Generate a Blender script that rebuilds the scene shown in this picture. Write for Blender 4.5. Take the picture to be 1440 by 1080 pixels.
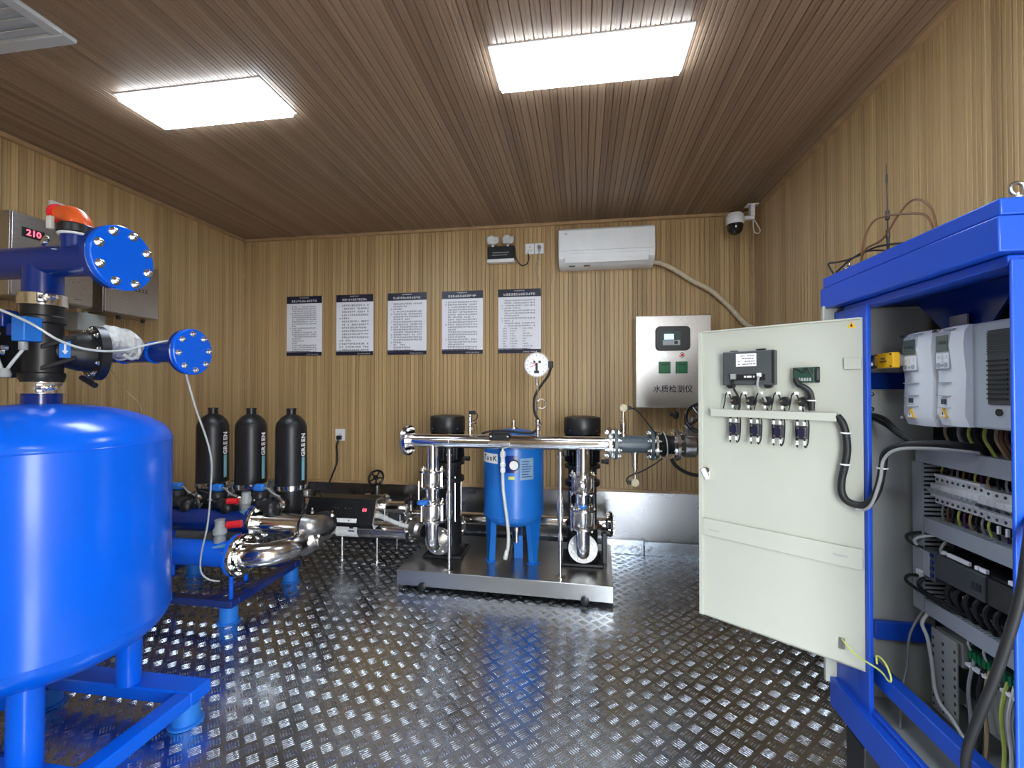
import bpy, bmesh, math, random
from mathutils import Vector as V, Matrix, Quaternion

for o in list(bpy.data.objects):
    bpy.data.objects.remove(o, do_unlink=True)
S = bpy.context.scene
COL = S.collection
PI = math.pi
R = math.radians
random.seed(7)

# ------------------------------------------------------------------ camera
cam_d = bpy.data.cameras.new('camera')
cam_d.sensor_width = 36.0
cam_d.lens = 638.0 / 1440.0 * 36.0
cam_d.clip_start = 0.02
cam = bpy.data.objects.new('camera', cam_d)
COL.objects.link(cam)
cam.location = (0, 0, 1.33)
cam.rotation_euler = (R(90.65), 0, R(8.8))
S.camera = cam

# ------------------------------------------------------------------ world (overcast daylight, enters by the doorway behind the camera)
W = bpy.data.worlds.new('daylight')
W.use_nodes = True
bg = W.node_tree.nodes['Background']
bg.inputs[0].default_value = (0.93, 0.97, 1.0, 1)
bg.inputs[1].default_value = 17.0
S.world = W
portal = bpy.data.lights.new('doorway_portal', 'AREA')
portal.shape = 'RECTANGLE'
portal.size = 0.9
portal.size_y = 2.06
portal.cycles.is_portal = True
po = bpy.data.objects.new('doorway_portal', portal)
COL.objects.link(po)
po.location = (0.80, -0.905, 1.03)
po.rotation_euler = (R(90), 0, 0)

LAMP_STRENGTH = 19.0
S.view_settings.view_transform = 'Standard'
S.view_settings.look = 'None'
S.view_settings.exposure = 0.50
S.view_settings.gamma = 1.0
S.view_settings.use_curve_mapping = False

# ------------------------------------------------------------------ materials
def mat(name, col, rough=0.5, metal=0.0, coat=0.0, noise=None, bump=None, spec=0.5, emis=None, estr=0.0, alpha=None, trans=0.0, aniso=0.0, rnoise=None, stretch=(1,1,1)):
    m = bpy.data.materials.new(name)
    m.use_nodes = True
    nt = m.node_tree
    b = nt.nodes['Principled BSDF']
    b.inputs['Base Color'].default_value = (*col, 1)
    b.inputs['Roughness'].default_value = rough
    b.inputs['Metallic'].default_value = metal
    b.inputs['Coat Weight'].default_value = coat
    b.inputs['Coat Roughness'].default_value = 0.08
    b.inputs['Specular IOR Level'].default_value = spec
    b.inputs['Transmission Weight'].default_value = trans
    b.inputs['Anisotropic'].default_value = aniso
    if emis:
        b.inputs['Emission Color'].default_value = (*emis, 1)
        b.inputs['Emission Strength'].default_value = estr
    if noise or bump or rnoise:
        tc = nt.nodes.new('ShaderNodeTexCoord')
        mp = nt.nodes.new('ShaderNodeMapping')
        mp.inputs['Scale'].default_value = stretch
        nt.links.new(tc.outputs['Object'], mp.inputs[0])
        def nz(scale, detail=4):
            n = nt.nodes.new('ShaderNodeTexNoise')
            n.inputs['Scale'].default_value = scale
            n.inputs['Detail'].default_value = detail
            nt.links.new(mp.outputs[0], n.inputs['Vector'])
            return n
        if noise:
            n = nz(noise[0])
            r = nt.nodes.new('ShaderNodeMapRange')
            r.inputs[1].default_value = 0.3; r.inputs[2].default_value = 0.7
            r.inputs[3].default_value = 1 - noise[1]; r.inputs[4].default_value = 1 + noise[1]
            nt.links.new(n.outputs[0], r.inputs[0])
            mx = nt.nodes.new('ShaderNodeMix'); mx.data_type = 'RGBA'; mx.blend_type = 'MULTIPLY'
            mx.inputs[0].default_value = 1.0
            mx.inputs[6].default_value = (*col, 1)
            nt.links.new(r.outputs[0], mx.inputs[7])
            nt.links.new(mx.outputs[2], b.inputs['Base Color'])
        if rnoise:
            n = nz(rnoise[0])
            r = nt.nodes.new('ShaderNodeMapRange')
            r.inputs[1].default_value = 0.3; r.inputs[2].default_value = 0.7
            r.inputs[3].default_value = max(0.02, rough - rnoise[1]); r.inputs[4].default_value = rough + rnoise[1]
            nt.links.new(n.outputs[0], r.inputs[0])
            nt.links.new(r.outputs[0], b.inputs['Roughness'])
        if bump:
            n = nz(bump[0])
            bp = nt.nodes.new('ShaderNodeBump')
            bp.inputs['Strength'].default_value = bump[1]
            bp.inputs['Distance'].default_value = 0.002
            nt.links.new(n.outputs[0], bp.inputs['Height'])
            nt.links.new(bp.outputs[0], b.inputs['Normal'])
    return m

def wood(name, axis, dark, light):
    """veneered slat board: fine streaks along the slat, each slat its own tone"""
    m = bpy.data.materials.new(name)
    m.use_nodes = True
    nt = m.node_tree
    L = nt.links
    b = nt.nodes['Principled BSDF']
    geo = nt.nodes.new('ShaderNodeNewGeometry')
    mp = nt.nodes.new('ShaderNodeMapping')
    sc = [230.0, 230.0, 230.0]
    sc[axis] = 1.1
    mp.inputs['Scale'].default_value = sc
    L.new(geo.outputs['Position'], mp.inputs[0])
    n = nt.nodes.new('ShaderNodeTexNoise'); n.inputs['Scale'].default_value = 1.0; n.inputs['Detail'].default_value = 3.0
    L.new(mp.outputs[0], n.inputs['Vector'])
    mp2 = nt.nodes.new('ShaderNodeMapping')
    sc2 = [60.0, 60.0, 60.0]; sc2[axis] = 0.7
    mp2.inputs['Scale'].default_value = sc2
    L.new(geo.outputs['Position'], mp2.inputs[0])
    n2 = nt.nodes.new('ShaderNodeTexNoise'); n2.inputs['Scale'].default_value = 1.0; n2.inputs['Detail'].default_value = 2.0
    L.new(mp2.outputs[0], n2.inputs['Vector'])
    oi = nt.nodes.new('ShaderNodeObjectInfo')
    def mul(a, k):
        q = nt.nodes.new('ShaderNodeMath'); q.operation = 'MULTIPLY'; q.inputs[1].default_value = k
        L.new(a, q.inputs[0]); return q.outputs[0]
    def add(a, c):
        q = nt.nodes.new('ShaderNodeMath'); q.operation = 'ADD'
        L.new(a, q.inputs[0]); L.new(c, q.inputs[1]); return q.outputs[0]
    tot = add(add(mul(n.outputs[0], 0.42), mul(n2.outputs[0], 0.55)), mul(oi.outputs['Random'], 0.30))
    cr = nt.nodes.new('ShaderNodeValToRGB')
    cr.color_ramp.elements[0].position = 0.34; cr.color_ramp.elements[0].color = (*dark, 1)
    cr.color_ramp.elements[1].position = 0.94; cr.color_ramp.elements[1].color = (*light, 1)
    L.new(tot, cr.inputs[0])
    L.new(cr.outputs[0], b.inputs['Base Color'])
    b.inputs['Roughness'].default_value = 0.42
    b.inputs['Specular IOR Level'].default_value = 0.45
    return m

M = {}
WD, WL = (0.31, 0.195, 0.086), (0.59, 0.41, 0.20)
M['wood_x'] = wood('wood_slat_x', 0, WD, WL)
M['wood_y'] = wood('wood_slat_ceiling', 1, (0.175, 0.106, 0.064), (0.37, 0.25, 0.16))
M['wood_z'] = wood('wood_slat_wall', 2, WD, WL)
M['wood_trim'] = mat('wood_trim', (0.42, 0.27, 0.14), 0.4, noise=(14, 0.15))
M['groove'] = mat('groove_backing', (0.20, 0.12, 0.06), 0.7, noise=(20, 0.1))
M['plate'] = mat('checker_plate_steel', (0.50, 0.55, 0.62), 0.24, 1.0, noise=(5, 0.10), rnoise=(7, 0.05), bump=(60, 0.05))
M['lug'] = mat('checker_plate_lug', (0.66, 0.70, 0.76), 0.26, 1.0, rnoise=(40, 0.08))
M['steel'] = mat('polished_steel', (0.74, 0.72, 0.70), 0.14, 1.0, rnoise=(9, 0.06))
M['steel_b'] = mat('brushed_steel', (0.52, 0.51, 0.50), 0.33, 1.0, noise=(30, 0.10), stretch=(1, 1, 12), rnoise=(25, 0.06))
M['steel_h'] = mat('brushed_steel_plate', (0.52, 0.52, 0.51), 0.28, 1.0, noise=(3, 0.04))
M['steel_s'] = mat('skirting_steel', (0.25, 0.25, 0.255), 0.27, 1.0, noise=(1.5, 0.06), rnoise=(2, 0.04))
M['zinc'] = mat('zinc_bolt', (0.80, 0.79, 0.76), 0.22, 1.0, rnoise=(50, 0.08))
M['tanklab'] = mat('rating_plate_grey_blue', (0.22, 0.36, 0.52), 0.35, noise=(20, 0.08))
M['brass'] = mat('dull_brass', (0.70, 0.60, 0.50), 0.3, 1.0, rnoise=(60, 0.06))
M['blue'] = mat('blue_gloss_paint', (0.002, 0.125, 0.82), 0.21, 0.0, 0.05, noise=(3, 0.06), bump=(25, 0.03), spec=0.32)
M['blue_d'] = mat('dark_blue_paint', (0.002, 0.024, 0.19), 0.22, 0.0, 0.2, noise=(4, 0.08))
M['blue_c'] = mat('cabinet_blue_paint', (0.006, 0.075, 0.55), 0.38, 0.0, 0.15, noise=(6, 0.05))
M['blue_t'] = mat('pressure_tank_blue', (0.008, 0.15, 0.56), 0.38, 0.0, 0.2, noise=(4, 0.08))
M['blue_p'] = mat('light_blue_plastic', (0.02, 0.20, 0.72), 0.4, noise=(20, 0.06))
M['black'] = mat('black_plastic', (0.012, 0.012, 0.014), 0.38, noise=(20, 0.1))
M['black_g'] = mat('black_gloss', (0.008, 0.008, 0.010), 0.2, 0.0, 0.4, noise=(10, 0.1))
M['rubber'] = mat('black_rubber', (0.010, 0.010, 0.010), 0.55, noise=(30, 0.1))
M['iron'] = mat('dark_cast_iron', (0.03, 0.03, 0.033), 0.42, 0.6, noise=(25, 0.2), bump=(60, 0.2))
M['castgrey'] = mat('cast_steel', (0.42, 0.40, 0.38), 0.36, 1.0, noise=(25, 0.15), bump=(70, 0.2))
M['grey_pvc'] = mat('grey_pvc', (0.085, 0.11, 0.13), 0.35, noise=(15, 0.06))
M['grey_l'] = mat('light_grey_fitting', (0.34, 0.36, 0.36), 0.4, noise=(30, 0.1))
M['duct'] = mat('grey_wiring_duct', (0.33, 0.36, 0.40), 0.5, noise=(12, 0.04))
M['doorpaint'] = mat('pale_grey_green_paint', (0.455, 0.47, 0.405), 0.42, noise=(3, 0.035), bump=(140, 0.05))
M['panelpaint'] = mat('cabinet_interior_grey', (0.36, 0.375, 0.35), 0.5, noise=(4, 0.06))
M['white'] = mat('white_plastic', (0.78, 0.79, 0.80), 0.35, noise=(10, 0.03))
M['white_b'] = mat('white_label', (0.86, 0.87, 0.88), 0.5, noise=(30, 0.03))
M['ivory'] = mat('ivory_wrap', (0.62, 0.52, 0.36), 0.6, noise=(40, 0.15), bump=(60, 0.4))
M['navy'] = mat('navy_print', (0.012, 0.012, 0.035), 0.35, noise=(20, 0.1))
M['poster'] = mat('poster_white', (0.84, 0.84, 0.90), 0.3, noise=(6, 0.03))
M['ink'] = mat('dark_print', (0.02, 0.02, 0.045), 0.5, noise=(50, 0.1))
M['inkw'] = mat('white_print', (0.85, 0.85, 0.88), 0.5, noise=(50, 0.03))
M['red'] = mat('red_label', (0.75, 0.02, 0.03), 0.4, noise=(30, 0.05))
M['orange'] = mat('orange_plastic', (0.85, 0.13, 0.025), 0.35, 0, 0.2, noise=(14, 0.08))
M['yellow'] = mat('yellow_plastic', (0.85, 0.47, 0.01), 0.4, noise=(20, 0.05))
M['green'] = mat('green_button', (0.005, 0.17, 0.06), 0.35, noise=(20, 0.08))
M['pcb'] = mat('dark_green_board', (0.015, 0.05, 0.035), 0.4, noise=(60, 0.4))
M['cyan'] = mat('pale_cyan_stripe', (0.22, 0.50, 0.60), 0.4, noise=(20, 0.05))
M['clear'] = mat('milky_tube', (0.72, 0.76, 0.74), 0.2, noise=(20, 0.05), trans=0.25)
M['wrap'] = mat('bubble_wrap', (0.62, 0.63, 0.62), 0.25, 0, 0.3, noise=(35, 0.2), bump=(90, 1.0))
M['copper'] = mat('brown_wire', (0.16, 0.075, 0.03), 0.5, noise=(20, 0.1))
M['ygreen'] = mat('earth_wire', (0.55, 0.62, 0.12), 0.45, noise=(30, 0.1))
M['purple'] = mat('purple_wire', (0.10, 0.02, 0.10), 0.5, noise=(30, 0.1))
M['wcable'] = mat('white_cable', (0.66, 0.67, 0.64), 0.45, noise=(30, 0.05))
M['gcable'] = mat('grey_cable', (0.30, 0.31, 0.31), 0.45, noise=(30, 0.05))
M['tanwire'] = mat('tan_wire', (0.42, 0.30, 0.16), 0.5, noise=(30, 0.05))
M['vfd'] = mat('drive_white_plastic', (0.82, 0.85, 0.88), 0.35, noise=(8, 0.03))
M['vfdg'] = mat('drive_grey_plastic', (0.42, 0.46, 0.50), 0.4, noise=(8, 0.04))
M['vfdk'] = mat('drive_dark_grille', (0.055, 0.062, 0.066), 0.45, noise=(10, 0.08))
M['lcd'] = mat('lcd_off', (0.10, 0.13, 0.12), 0.2, noise=(20, 0.1))
M['lcd_on'] = mat('lcd_lit', (0.2, 0.4, 0.6), 0.3, emis=(0.55, 0.8, 1.0), estr=0.9)
M['led_red'] = mat('red_led_digits', (0.5, 0.02, 0.05), 0.4, emis=(1.0, 0.10, 0.16), estr=2.2)
M['led_green'] = mat('green_lamp', (0.3, 0.8, 0.5), 0.3, emis=(0.35, 1.0, 0.65), estr=1.6)
M['lamp'] = mat('lit_diffuser', (0.9, 0.93, 1.0), 0.4, emis=(0.74, 0.87, 1.0), estr=LAMP_STRENGTH)
M['lampframe'] = mat('lamp_frame_white', (0.72, 0.74, 0.78), 0.35, noise=(10, 0.03))
M['vent'] = mat('vent_plastic', (0.55, 0.57, 0.58), 0.4, noise=(10, 0.04))
M['dome'] = mat('camera_dome', (0.006, 0.006, 0.009), 0.12, 0, 0.6, noise=(10, 0.05))
M['outside'] = mat('outdoor_concrete', (0.40, 0.39, 0.36), 0.8, noise=(3, 0.15))
M['ddoor'] = mat('door_leaf_paint', (0.35, 0.36, 0.36), 0.5, noise=(4, 0.05))

# ------------------------------------------------------------------ mesh helpers
def frame_of(axis):
    a = V(axis).normalized()
    t = V((0, 0, 1)) if abs(a.z) < 0.9 else V((1, 0, 0))
    u = t.cross(a).normalized()
    return a, u, a.cross(u).normalized()

class MB:
    """collects primitives in world coordinates"""
    def __init__(s, xf=None):
        s.v = []; s.f = []; s.xf = xf
    def add(s, vs, fs):
        n = len(s.v)
        if s.xf is not None:
            vs = [s.xf @ V(q) for q in vs]
        s.v += [tuple(q) for q in vs]
        s.f += [tuple(i + n for i in q) for q in fs]
        return s
    def box(s, lo, hi, rot=None):
        lo, hi = V(lo), V(hi)
        c = (lo + hi) / 2; h = (hi - lo) / 2
        vs = []
        for z in (-1, 1):
            for y in (-1, 1):
                for x in (-1, 1):
                    q = V((x * h.x, y * h.y, z * h.z))
                    if rot is not None: q = rot @ q
                    vs.append(c + q)
        return s.add(vs, [(0, 2, 3, 1), (4, 5, 7, 6), (0, 1, 5, 4), (2, 6, 7, 3), (0, 4, 6, 2), (1, 3, 7, 5)])
    def obox(s, c, size, ax, ay, az):
        """oriented box"""
        c = V(c); ax, ay, az = V(ax).normalized(), V(ay).normalized(), V(az).normalized()
        vs = []
        for z in (-.5, .5):
            for y in (-.5, .5):
                for x in (-.5, .5):
                    vs.append(c + ax * (x * size[0]) + ay * (y * size[1]) + az * (z * size[2]))
        return s.add(vs, [(0, 2, 3, 1), (4, 5, 7, 6), (0, 1, 5, 4), (2, 6, 7, 3), (0, 4, 6, 2), (1, 3, 7, 5)])
    def prism(s, poly, o, ax, ay, az, depth):
        """polygon in (ax, ay) extruded along az"""
        o, ax, ay, az = V(o), V(ax).normalized(), V(ay).normalized(), V(az).normalized()
        n = len(poly)
        vs = [o + ax * x + ay * y for x, y in poly] + [o + ax * x + ay * y + az * depth for x, y in poly]
        fs = [tuple(range(n - 1, -1, -1)), tuple(range(n, 2 * n))]
        fs += [(i, (i + 1) % n, n + (i + 1) % n, n + i) for i in range(n)]
        return s.add(vs, fs)
    def lathe(s, prof, o, axis=(0, 0, 1), n=24, cap=True):
        """prof: (radius, height along axis)"""
        a, u, w = frame_of(axis); o = V(o)
        vs = []; fs = []
        for r, h in prof:
            for i in range(n):
                t = 2 * PI * i / n
                vs.append(o + a * h + (u * math.cos(t) + w * math.sin(t)) * max(r, 1e-5))
        for k in range(len(prof) - 1):
            for i in range(n):
                j = (i + 1) % n
                fs.append((k * n + i, k * n + j, (k + 1) * n + j, (k + 1) * n + i))
        if cap:
            fs.append(tuple(range(n - 1, -1, -1)))
            m = (len(prof) - 1) * n
            fs.append(tuple(range(m, m + n)))
        return s.add(vs, fs)
    def cyl(s, p0, p1, r, r2=None, n=20):
        p0, p1 = V(p0), V(p1)
        d = (p1 - p0).length
        return s.lathe([(r, 0), (r if r2 is None else r2, d)], p0, p1 - p0, n)
    def disc(s, c, axis, r, th, n=28, bev=0.0015):
        return s.lathe([(r - bev, 0), (r, bev), (r, th - bev), (r - bev, th)], c, axis, n)
    def ringd(s, c, axis, ri, ro, th, n=24):
        a, u, w = frame_of(axis); c = V(c)
        vs = []; fs = []
        for r, h in ((ri, 0), (ro, 0), (ro, th), (ri, th)):
            for i in range(n):
                t = 2 * PI * i / n
                vs.append(c + a * h + (u * math.cos(t) + w * math.sin(t)) * r)
        for k in range(4):
            for i in range(n):
                j = (i + 1) % n
                fs.append((k * n + i, k * n + j, ((k + 1) % 4) * n + j, ((k + 1) % 4) * n + i))
        return s.add(vs, fs)
    def torus(s, c, axis, R0, r, n=28, m=8, a0=0.0, a1=2 * PI):
        a, u, w = frame_of(axis); c = V(c)
        pts = []
        full = abs(a1 - a0 - 2 * PI) < 1e-6
        for i in range(n if full else n + 1):
            t = a0 + (a1 - a0) * i / n
            pts.append(c + (u * math.cos(t) + w * math.sin(t)) * R0)
        return s.tube(pts, r, m, closed=full, smooth=False)
    def tube(s, pts, r, m=8, closed=False, smooth=True, sub=6, r_end=None):
        pts = [V(p) for p in pts]
        if smooth and len(pts) > 2:
            out = []
            N = len(pts)
            for i in range(N - 1):
                p0 = pts[max(i - 1, 0)]; p1 = pts[i]; p2 = pts[i + 1]; p3 = pts[min(i + 2, N - 1)]
                for k in range(sub):
                    t = k / sub
                    out.append(0.5 * ((2 * p1) + (p2 - p0) * t + (2 * p0 - 5 * p1 + 4 * p2 - p3) * t * t + (3 * p1 - p0 - 3 * p2 + p3) * t ** 3))
            out.append(pts[-1]); pts = out
        N = len(pts)
        vs = []; fs = []
        prev = None
        for i, p in enumerate(pts):
            if closed:
                t = pts[(i + 1) % N] - pts[i - 1]
            else:
                t = pts[min(i + 1, N - 1)] - pts[max(i - 1, 0)]
            if t.length < 1e-9: t = V((0, 0, 1))
            t.normalize()
            if prev is None:
                a, u, w = frame_of(t)
            else:
                u = prev - t * prev.dot(t)
                if u.length < 1e-6: a, u, w = frame_of(t)
                u.normalize()
            w = t.cross(u)
            prev = u
            rr = r if r_end is None else r + (r_end - r) * i / (N - 1)
            for k in range(m):
                q = 2 * PI * k / m
                vs.append(p + (u * math.cos(q) + w * math.sin(q)) * rr)
        rng = N if closed else N - 1
        for i in range(rng):
            for k in range(m):
                j = (k + 1) % m; i2 = (i + 1) % N
                fs.append((i * m + k, i * m + j, i2 * m + j, i2 * m + k))
        if not closed:
            fs.append(tuple(range(m - 1, -1, -1)))
            fs.append(tuple(range((N - 1) * m, N * m)))
        return s.add(vs, fs)
    def mesh(s, name, m, org, smooth=35):
        me = bpy.data.meshes.new(name)
        o = V(org)
        me.from_pydata([V(q) - o for q in s.v], [], s.f)
        me.update()
        bm = bmesh.new(); bm.from_mesh(me)
        bmesh.ops.recalc_face_normals(bm, faces=bm.faces)
        bm.to_mesh(me); bm.free()
        if smooth:
            me.shade_smooth()
            me.set_sharp_from_angle(angle=R(smooth))
        me.materials.append(m if not isinstance(m, str) else M[m])
        return me
    def build(s, name, m, parent=None, smooth=35, bevel=0.0, org=None):
        """one mesh object; under a parent the mesh is stored relative to the thing's origin"""
        if parent is not None:
            org = parent['_o'] if '_o' in parent.keys() else (0, 0, 0)
        elif org is None:
            xs = [q[0] for q in s.v]; ys = [q[1] for q in s.v]; zs = [q[2] for q in s.v]
            org = ((min(xs) + max(xs)) / 2, (min(ys) + max(ys)) / 2, min(zs))
        o = bpy.data.objects.new(name, s.mesh(name, m, org, smooth))
        COL.objects.link(o)
        if parent is None:
            o.location = org
        else:
            o.parent = parent
        ORG[o.name] = tuple(org)
        o['_o'] = tuple(org)
        if bevel:
            b = o.modifiers.new('bevel', 'BEVEL'); b.width = bevel; b.segments = 2; b.limit_method = 'ANGLE'; b.angle_limit = R(40)
        return o
ORG = {}
LABELS = {}

def tag(o, label, cat, group=None, kind=None):
    o['label'] = label; o['category'] = cat
    if group: o['group'] = group
    if kind: o['kind'] = kind
    return o

def thing(name, label, cat, loc, group=None):
    o = bpy.data.objects.new(name, None)
    o.empty_display_size = 0.05
    COL.objects.link(o)
    o.location = loc
    o['_o'] = tuple(loc)
    return tag(o, label, cat, group)

def struct(o):
    o['kind'] = 'structure'
    return o

def inst(me, name, parent, loc, quat=None):
    """another object sharing mesh data; loc in world coordinates"""
    o = bpy.data.objects.new(name, me)
    COL.objects.link(o)
    o.parent = parent
    org = V(parent['_o']) if parent is not None else V((0, 0, 0))
    o.location = V(loc) - org
    if quat is not None:
        o.rotation_mode = 'QUATERNION'; o.rotation_quaternion = quat
    o['_o'] = tuple(org)
    return o

def q_to(axis):
    return V((0, 0, 1)).rotation_difference(V(axis).normalized())

_bolts = {}
def bolt_mesh(r, h, stud=0.5, mt='zinc'):
    k = (round(r, 4), round(h, 4), stud, mt)
    if k not in _bolts:
        b = MB()
        b.lathe([(r * 1.35, 0), (r * 1.35, h * .18)], (0, 0, 0), n=14)
        b.lathe([(r, h * .18), (r, h * .7), (r * .8, h * .82)], (0, 0, 0), n=6)
        if stud: b.lathe([(r * .55, h * .8), (r * .55, h * (0.85 + stud)), (r * .4, h * (0.95 + stud))], (0, 0, 0), n=10)
        _bolts[k] = b.mesh('bolt', mt, (0, 0, 0), 35)
    return _bolts[k]

def bolts(parent, c, axis, rad, n, r, h, phase=0.0, stud=0.5, mt='zinc', name='bolt'):
    a, u, w = frame_of(axis)
    me = bolt_mesh(r, h, stud, mt)
    for i in range(n):
        t = phase + 2 * PI * i / n
        inst(me, name, parent, V(c) + (u * math.cos(t) + w * math.sin(t)) * rad, q_to(axis))

def text(s, name, m, parent, o, ax, ay, size, align='CENTER', ext=0.0004, bold=0.0):
    cu = bpy.data.curves.new(name, 'FONT')
    cu.body = s; cu.size = size; cu.extrude = ext; cu.align_x = align; cu.align_y = 'CENTER'; cu.resolution_u = 2; cu.offset = bold
    tmp = bpy.data.objects.new(name, cu)
    me = bpy.data.meshes.new_from_object(tmp)
    bpy.data.objects.remove(tmp); bpy.data.curves.remove(cu)
    ax, ay = V(ax).normalized(), V(ay).normalized()
    az = ax.cross(ay)
    org = V(parent['_o'])
    mx = Matrix((ax, ay, az)).transposed().to_4x4()
    mx.translation = V(o) - org
    me.transform(mx)
    me.materials.clear(); me.materials.append(M[m])
    ob = bpy.data.objects.new(name, me)
    COL.objects.link(ob); ob.parent = parent
    ob['_o'] = tuple(org)
    return ob

def flange(parent, name, c, axis, r, th, m, nb, rb, br, bh, both=True, phase=None, stud=0.5, hub=None):
    """a bolted disc; c is the centre of its back face, axis points to the front"""
    f = MB()
    f.disc(c, axis, r, th, 32)
    if hub: f.cyl(V(c) - V(axis).normalized() * hub[1], V(c) + V(axis).normalized() * .001, hub[0], n=24)
    o = f.build(name, m, parent)
    a = V(axis).normalized()
    ph = PI / nb if phase is None else phase
    bolts(o, V(c) + a * th, a, rb, nb, br, bh, ph, stud)
    if both: bolts(o, V(c), -a, rb, nb, br, bh, ph, stud)
    return o
# ------------------------------------------------------------------ the room
XL, XR, YB, YF, ZC = -3.13, 1.34, 3.81, -0.90, 2.73

fl = struct(MB().box((XL - .1, YF - .1, -.06), (XR + .1, YB + .1, 0)).build('floor', 'plate', smooth=0))
fl['label'] = 'dark steel checker plate floor with raised bar treads'
# raised five-bar treads: two diagonal sets in a chequer of groups
PX, PY = 0.0785, 0.0885
def lug_mesh(sign):
    b = MB()
    for k in range(5):
        off = (k - 2) * 0.0098
        d = V((math.sqrt(.5), sign * math.sqrt(.5), 0)); nrm = V((-d.y, d.x, 0))
        L, w, h = 0.021, 0.0026, 0.0016
        c = nrm * off
        vs = []
        for t, ww, hh in ((-L, 0.0005, 0.0), (-L * .75, w, h), (L * .75, w, h), (L, 0.0005, 0.0)):
            for q, zz in ((-1, 0), (-.55, .78), (0, 1), (.55, .78), (1, 0)):
                vs.append(c + d * t + nrm * ww * q + V((0, 0, hh * zz)))
        fs = []
        for i in range(3):
            for j in range(4):
                fs.append((i * 5 + j, i * 5 + j + 1, i * 5 + j + 6, i * 5 + j + 5))
        b.add(vs, fs)
    return b
lugs = []
yaw = R(8.8)
for iy in range(int((YB - .05 - .45) / PY) + 1):
    for ix in range(-60, 60):
        for s in (0, 1):
            x = -1.4885 + (ix + .5 * s) * PX; y = 0.45 + (iy + .5 * s) * PY - 0.028
            if XL + .03 < x < XR - .03 and y < YB - .05:
                dep = -x * math.sin(yaw) + y * math.cos(yaw)
                lat = x * math.cos(yaw) + y * math.sin(yaw)
                if dep > .3 and abs(lat) / dep < 1.25:
                    lugs.append((dep, x, y, s, 638 * lat / dep + 720, 540 + 8 + 1.33 * 638 / dep))
def open_floor(l):
    d, x, y, s, u, v = l
    if v > 1085 or v < 840 or u < 5 or u > 1180: return False
    if x < -1.5 and y < 1.75: return False
    if x > .82: return False
    return True
front = sorted([l for l in lugs if open_floor(l)], key=lambda l: l[0])[:300]
fs_ = set((l[1], l[2]) for l in front)
lm = [lug_mesh(1).mesh('tread_lug', 'lug', (0, 0, 0), 50), lug_mesh(-1).mesh('tread_lug', 'lug', (0, 0, 0), 50)]
for d, x, y, s, u, v in front:
    inst(lm[s], 'tread_lug', fl, (x, y, 0))
rest = MB()
protos = [lug_mesh(1), lug_mesh(-1)]
for d, x, y, s, u, v in lugs:
    if (x, y) not in fs_:
        rest.add([(q[0] + x, q[1] + y, q[2]) for q in protos[s].v], protos[s].f)
ro = rest.build('tread_lugs', 'lug', fl, smooth=50)
ro['kind'] = 'stuff'

# slat boards on walls and ceiling, each slat a piece of its own
PITCH = 0.03725
def slat_profile(length, axis, face):
    """a slat along axis; face = direction it looks; profile with a raised centre rib and bevelled sides"""
    b = MB()
    w = PITCH / 2 - .0011
    poly = [(-w, 0), (-w, .004), (-w + .002, .007), (-.0035, .007), (-.0025, .0055), (.0025, .0055), (.0035, .007), (w - .002, .007), (w, .004), (w, 0)]
    a = V(axis); f = V(face); side = f.cross(a)
    b.prism(poly, (0, 0, 0), side, f, a, length)
    return b
def board(name, lo, hi, slat_len, axis, face, start, step, n, wm, label):
    o = struct(MB().box(lo, hi).build(name, 'groove', smooth=0))
    o['label'] = label
    me = slat_profile(slat_len, axis, face).mesh('slat', wm, (0, 0, 0), 0)
    for i in range(n):
        inst(me, 'slat', o, V(start) + V(step) * i)
    return o
g = .009
nX = int((XR - XL) / PITCH); nY = int((YB - YF) / PITCH)
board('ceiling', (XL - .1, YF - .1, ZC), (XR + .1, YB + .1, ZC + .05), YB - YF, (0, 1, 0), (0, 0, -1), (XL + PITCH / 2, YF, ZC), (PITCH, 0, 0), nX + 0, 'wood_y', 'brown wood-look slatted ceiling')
board('wall_back', (XL - .1, YB, 0), (XR + .1, YB + .05, ZC), ZC - .49, (0, 0, 1), (0, -1, 0), (XL + PITCH / 2, YB, .49), (PITCH, 0, 0), nX, 'wood_z', 'wood-look slatted back wall')
board('wall_left', (XL - .05, YF, 0), (XL, YB, ZC), ZC - .49, (0, 0, 1), (1, 0, 0), (XL, YF + PITCH / 2, .49), (0, PITCH, 0), nY, 'wood_z', 'wood-look slatted left wall')
board('wall_right', (XR, YF, 0), (XR + .05, YB, ZC), ZC - .49, (0, 0, 1), (-1, 0, 0), (XR, YF + PITCH / 2, .49), (0, PITCH, 0), nY, 'wood_z', 'wood-look slatted right wall')
# the wall behind the camera has an open doorway near the right corner that lets the daylight in
DX0, DX1, DZ = .35, 1.25, 2.06
struct(MB().box((XL - .1, YF - .05, 0), (DX0, YF, ZC)).box((DX1, YF - .05, 0), (XR + .1, YF, ZC)).box((DX0, YF - .05, DZ), (DX1, YF, ZC)).build('wall_front', 'wood_z', smooth=0))
struct(MB().box((XL - 9, -14, -.16), (XR + 9, YF - .06, -.06)).build('ground_outside', 'outside', smooth=0))
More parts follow.
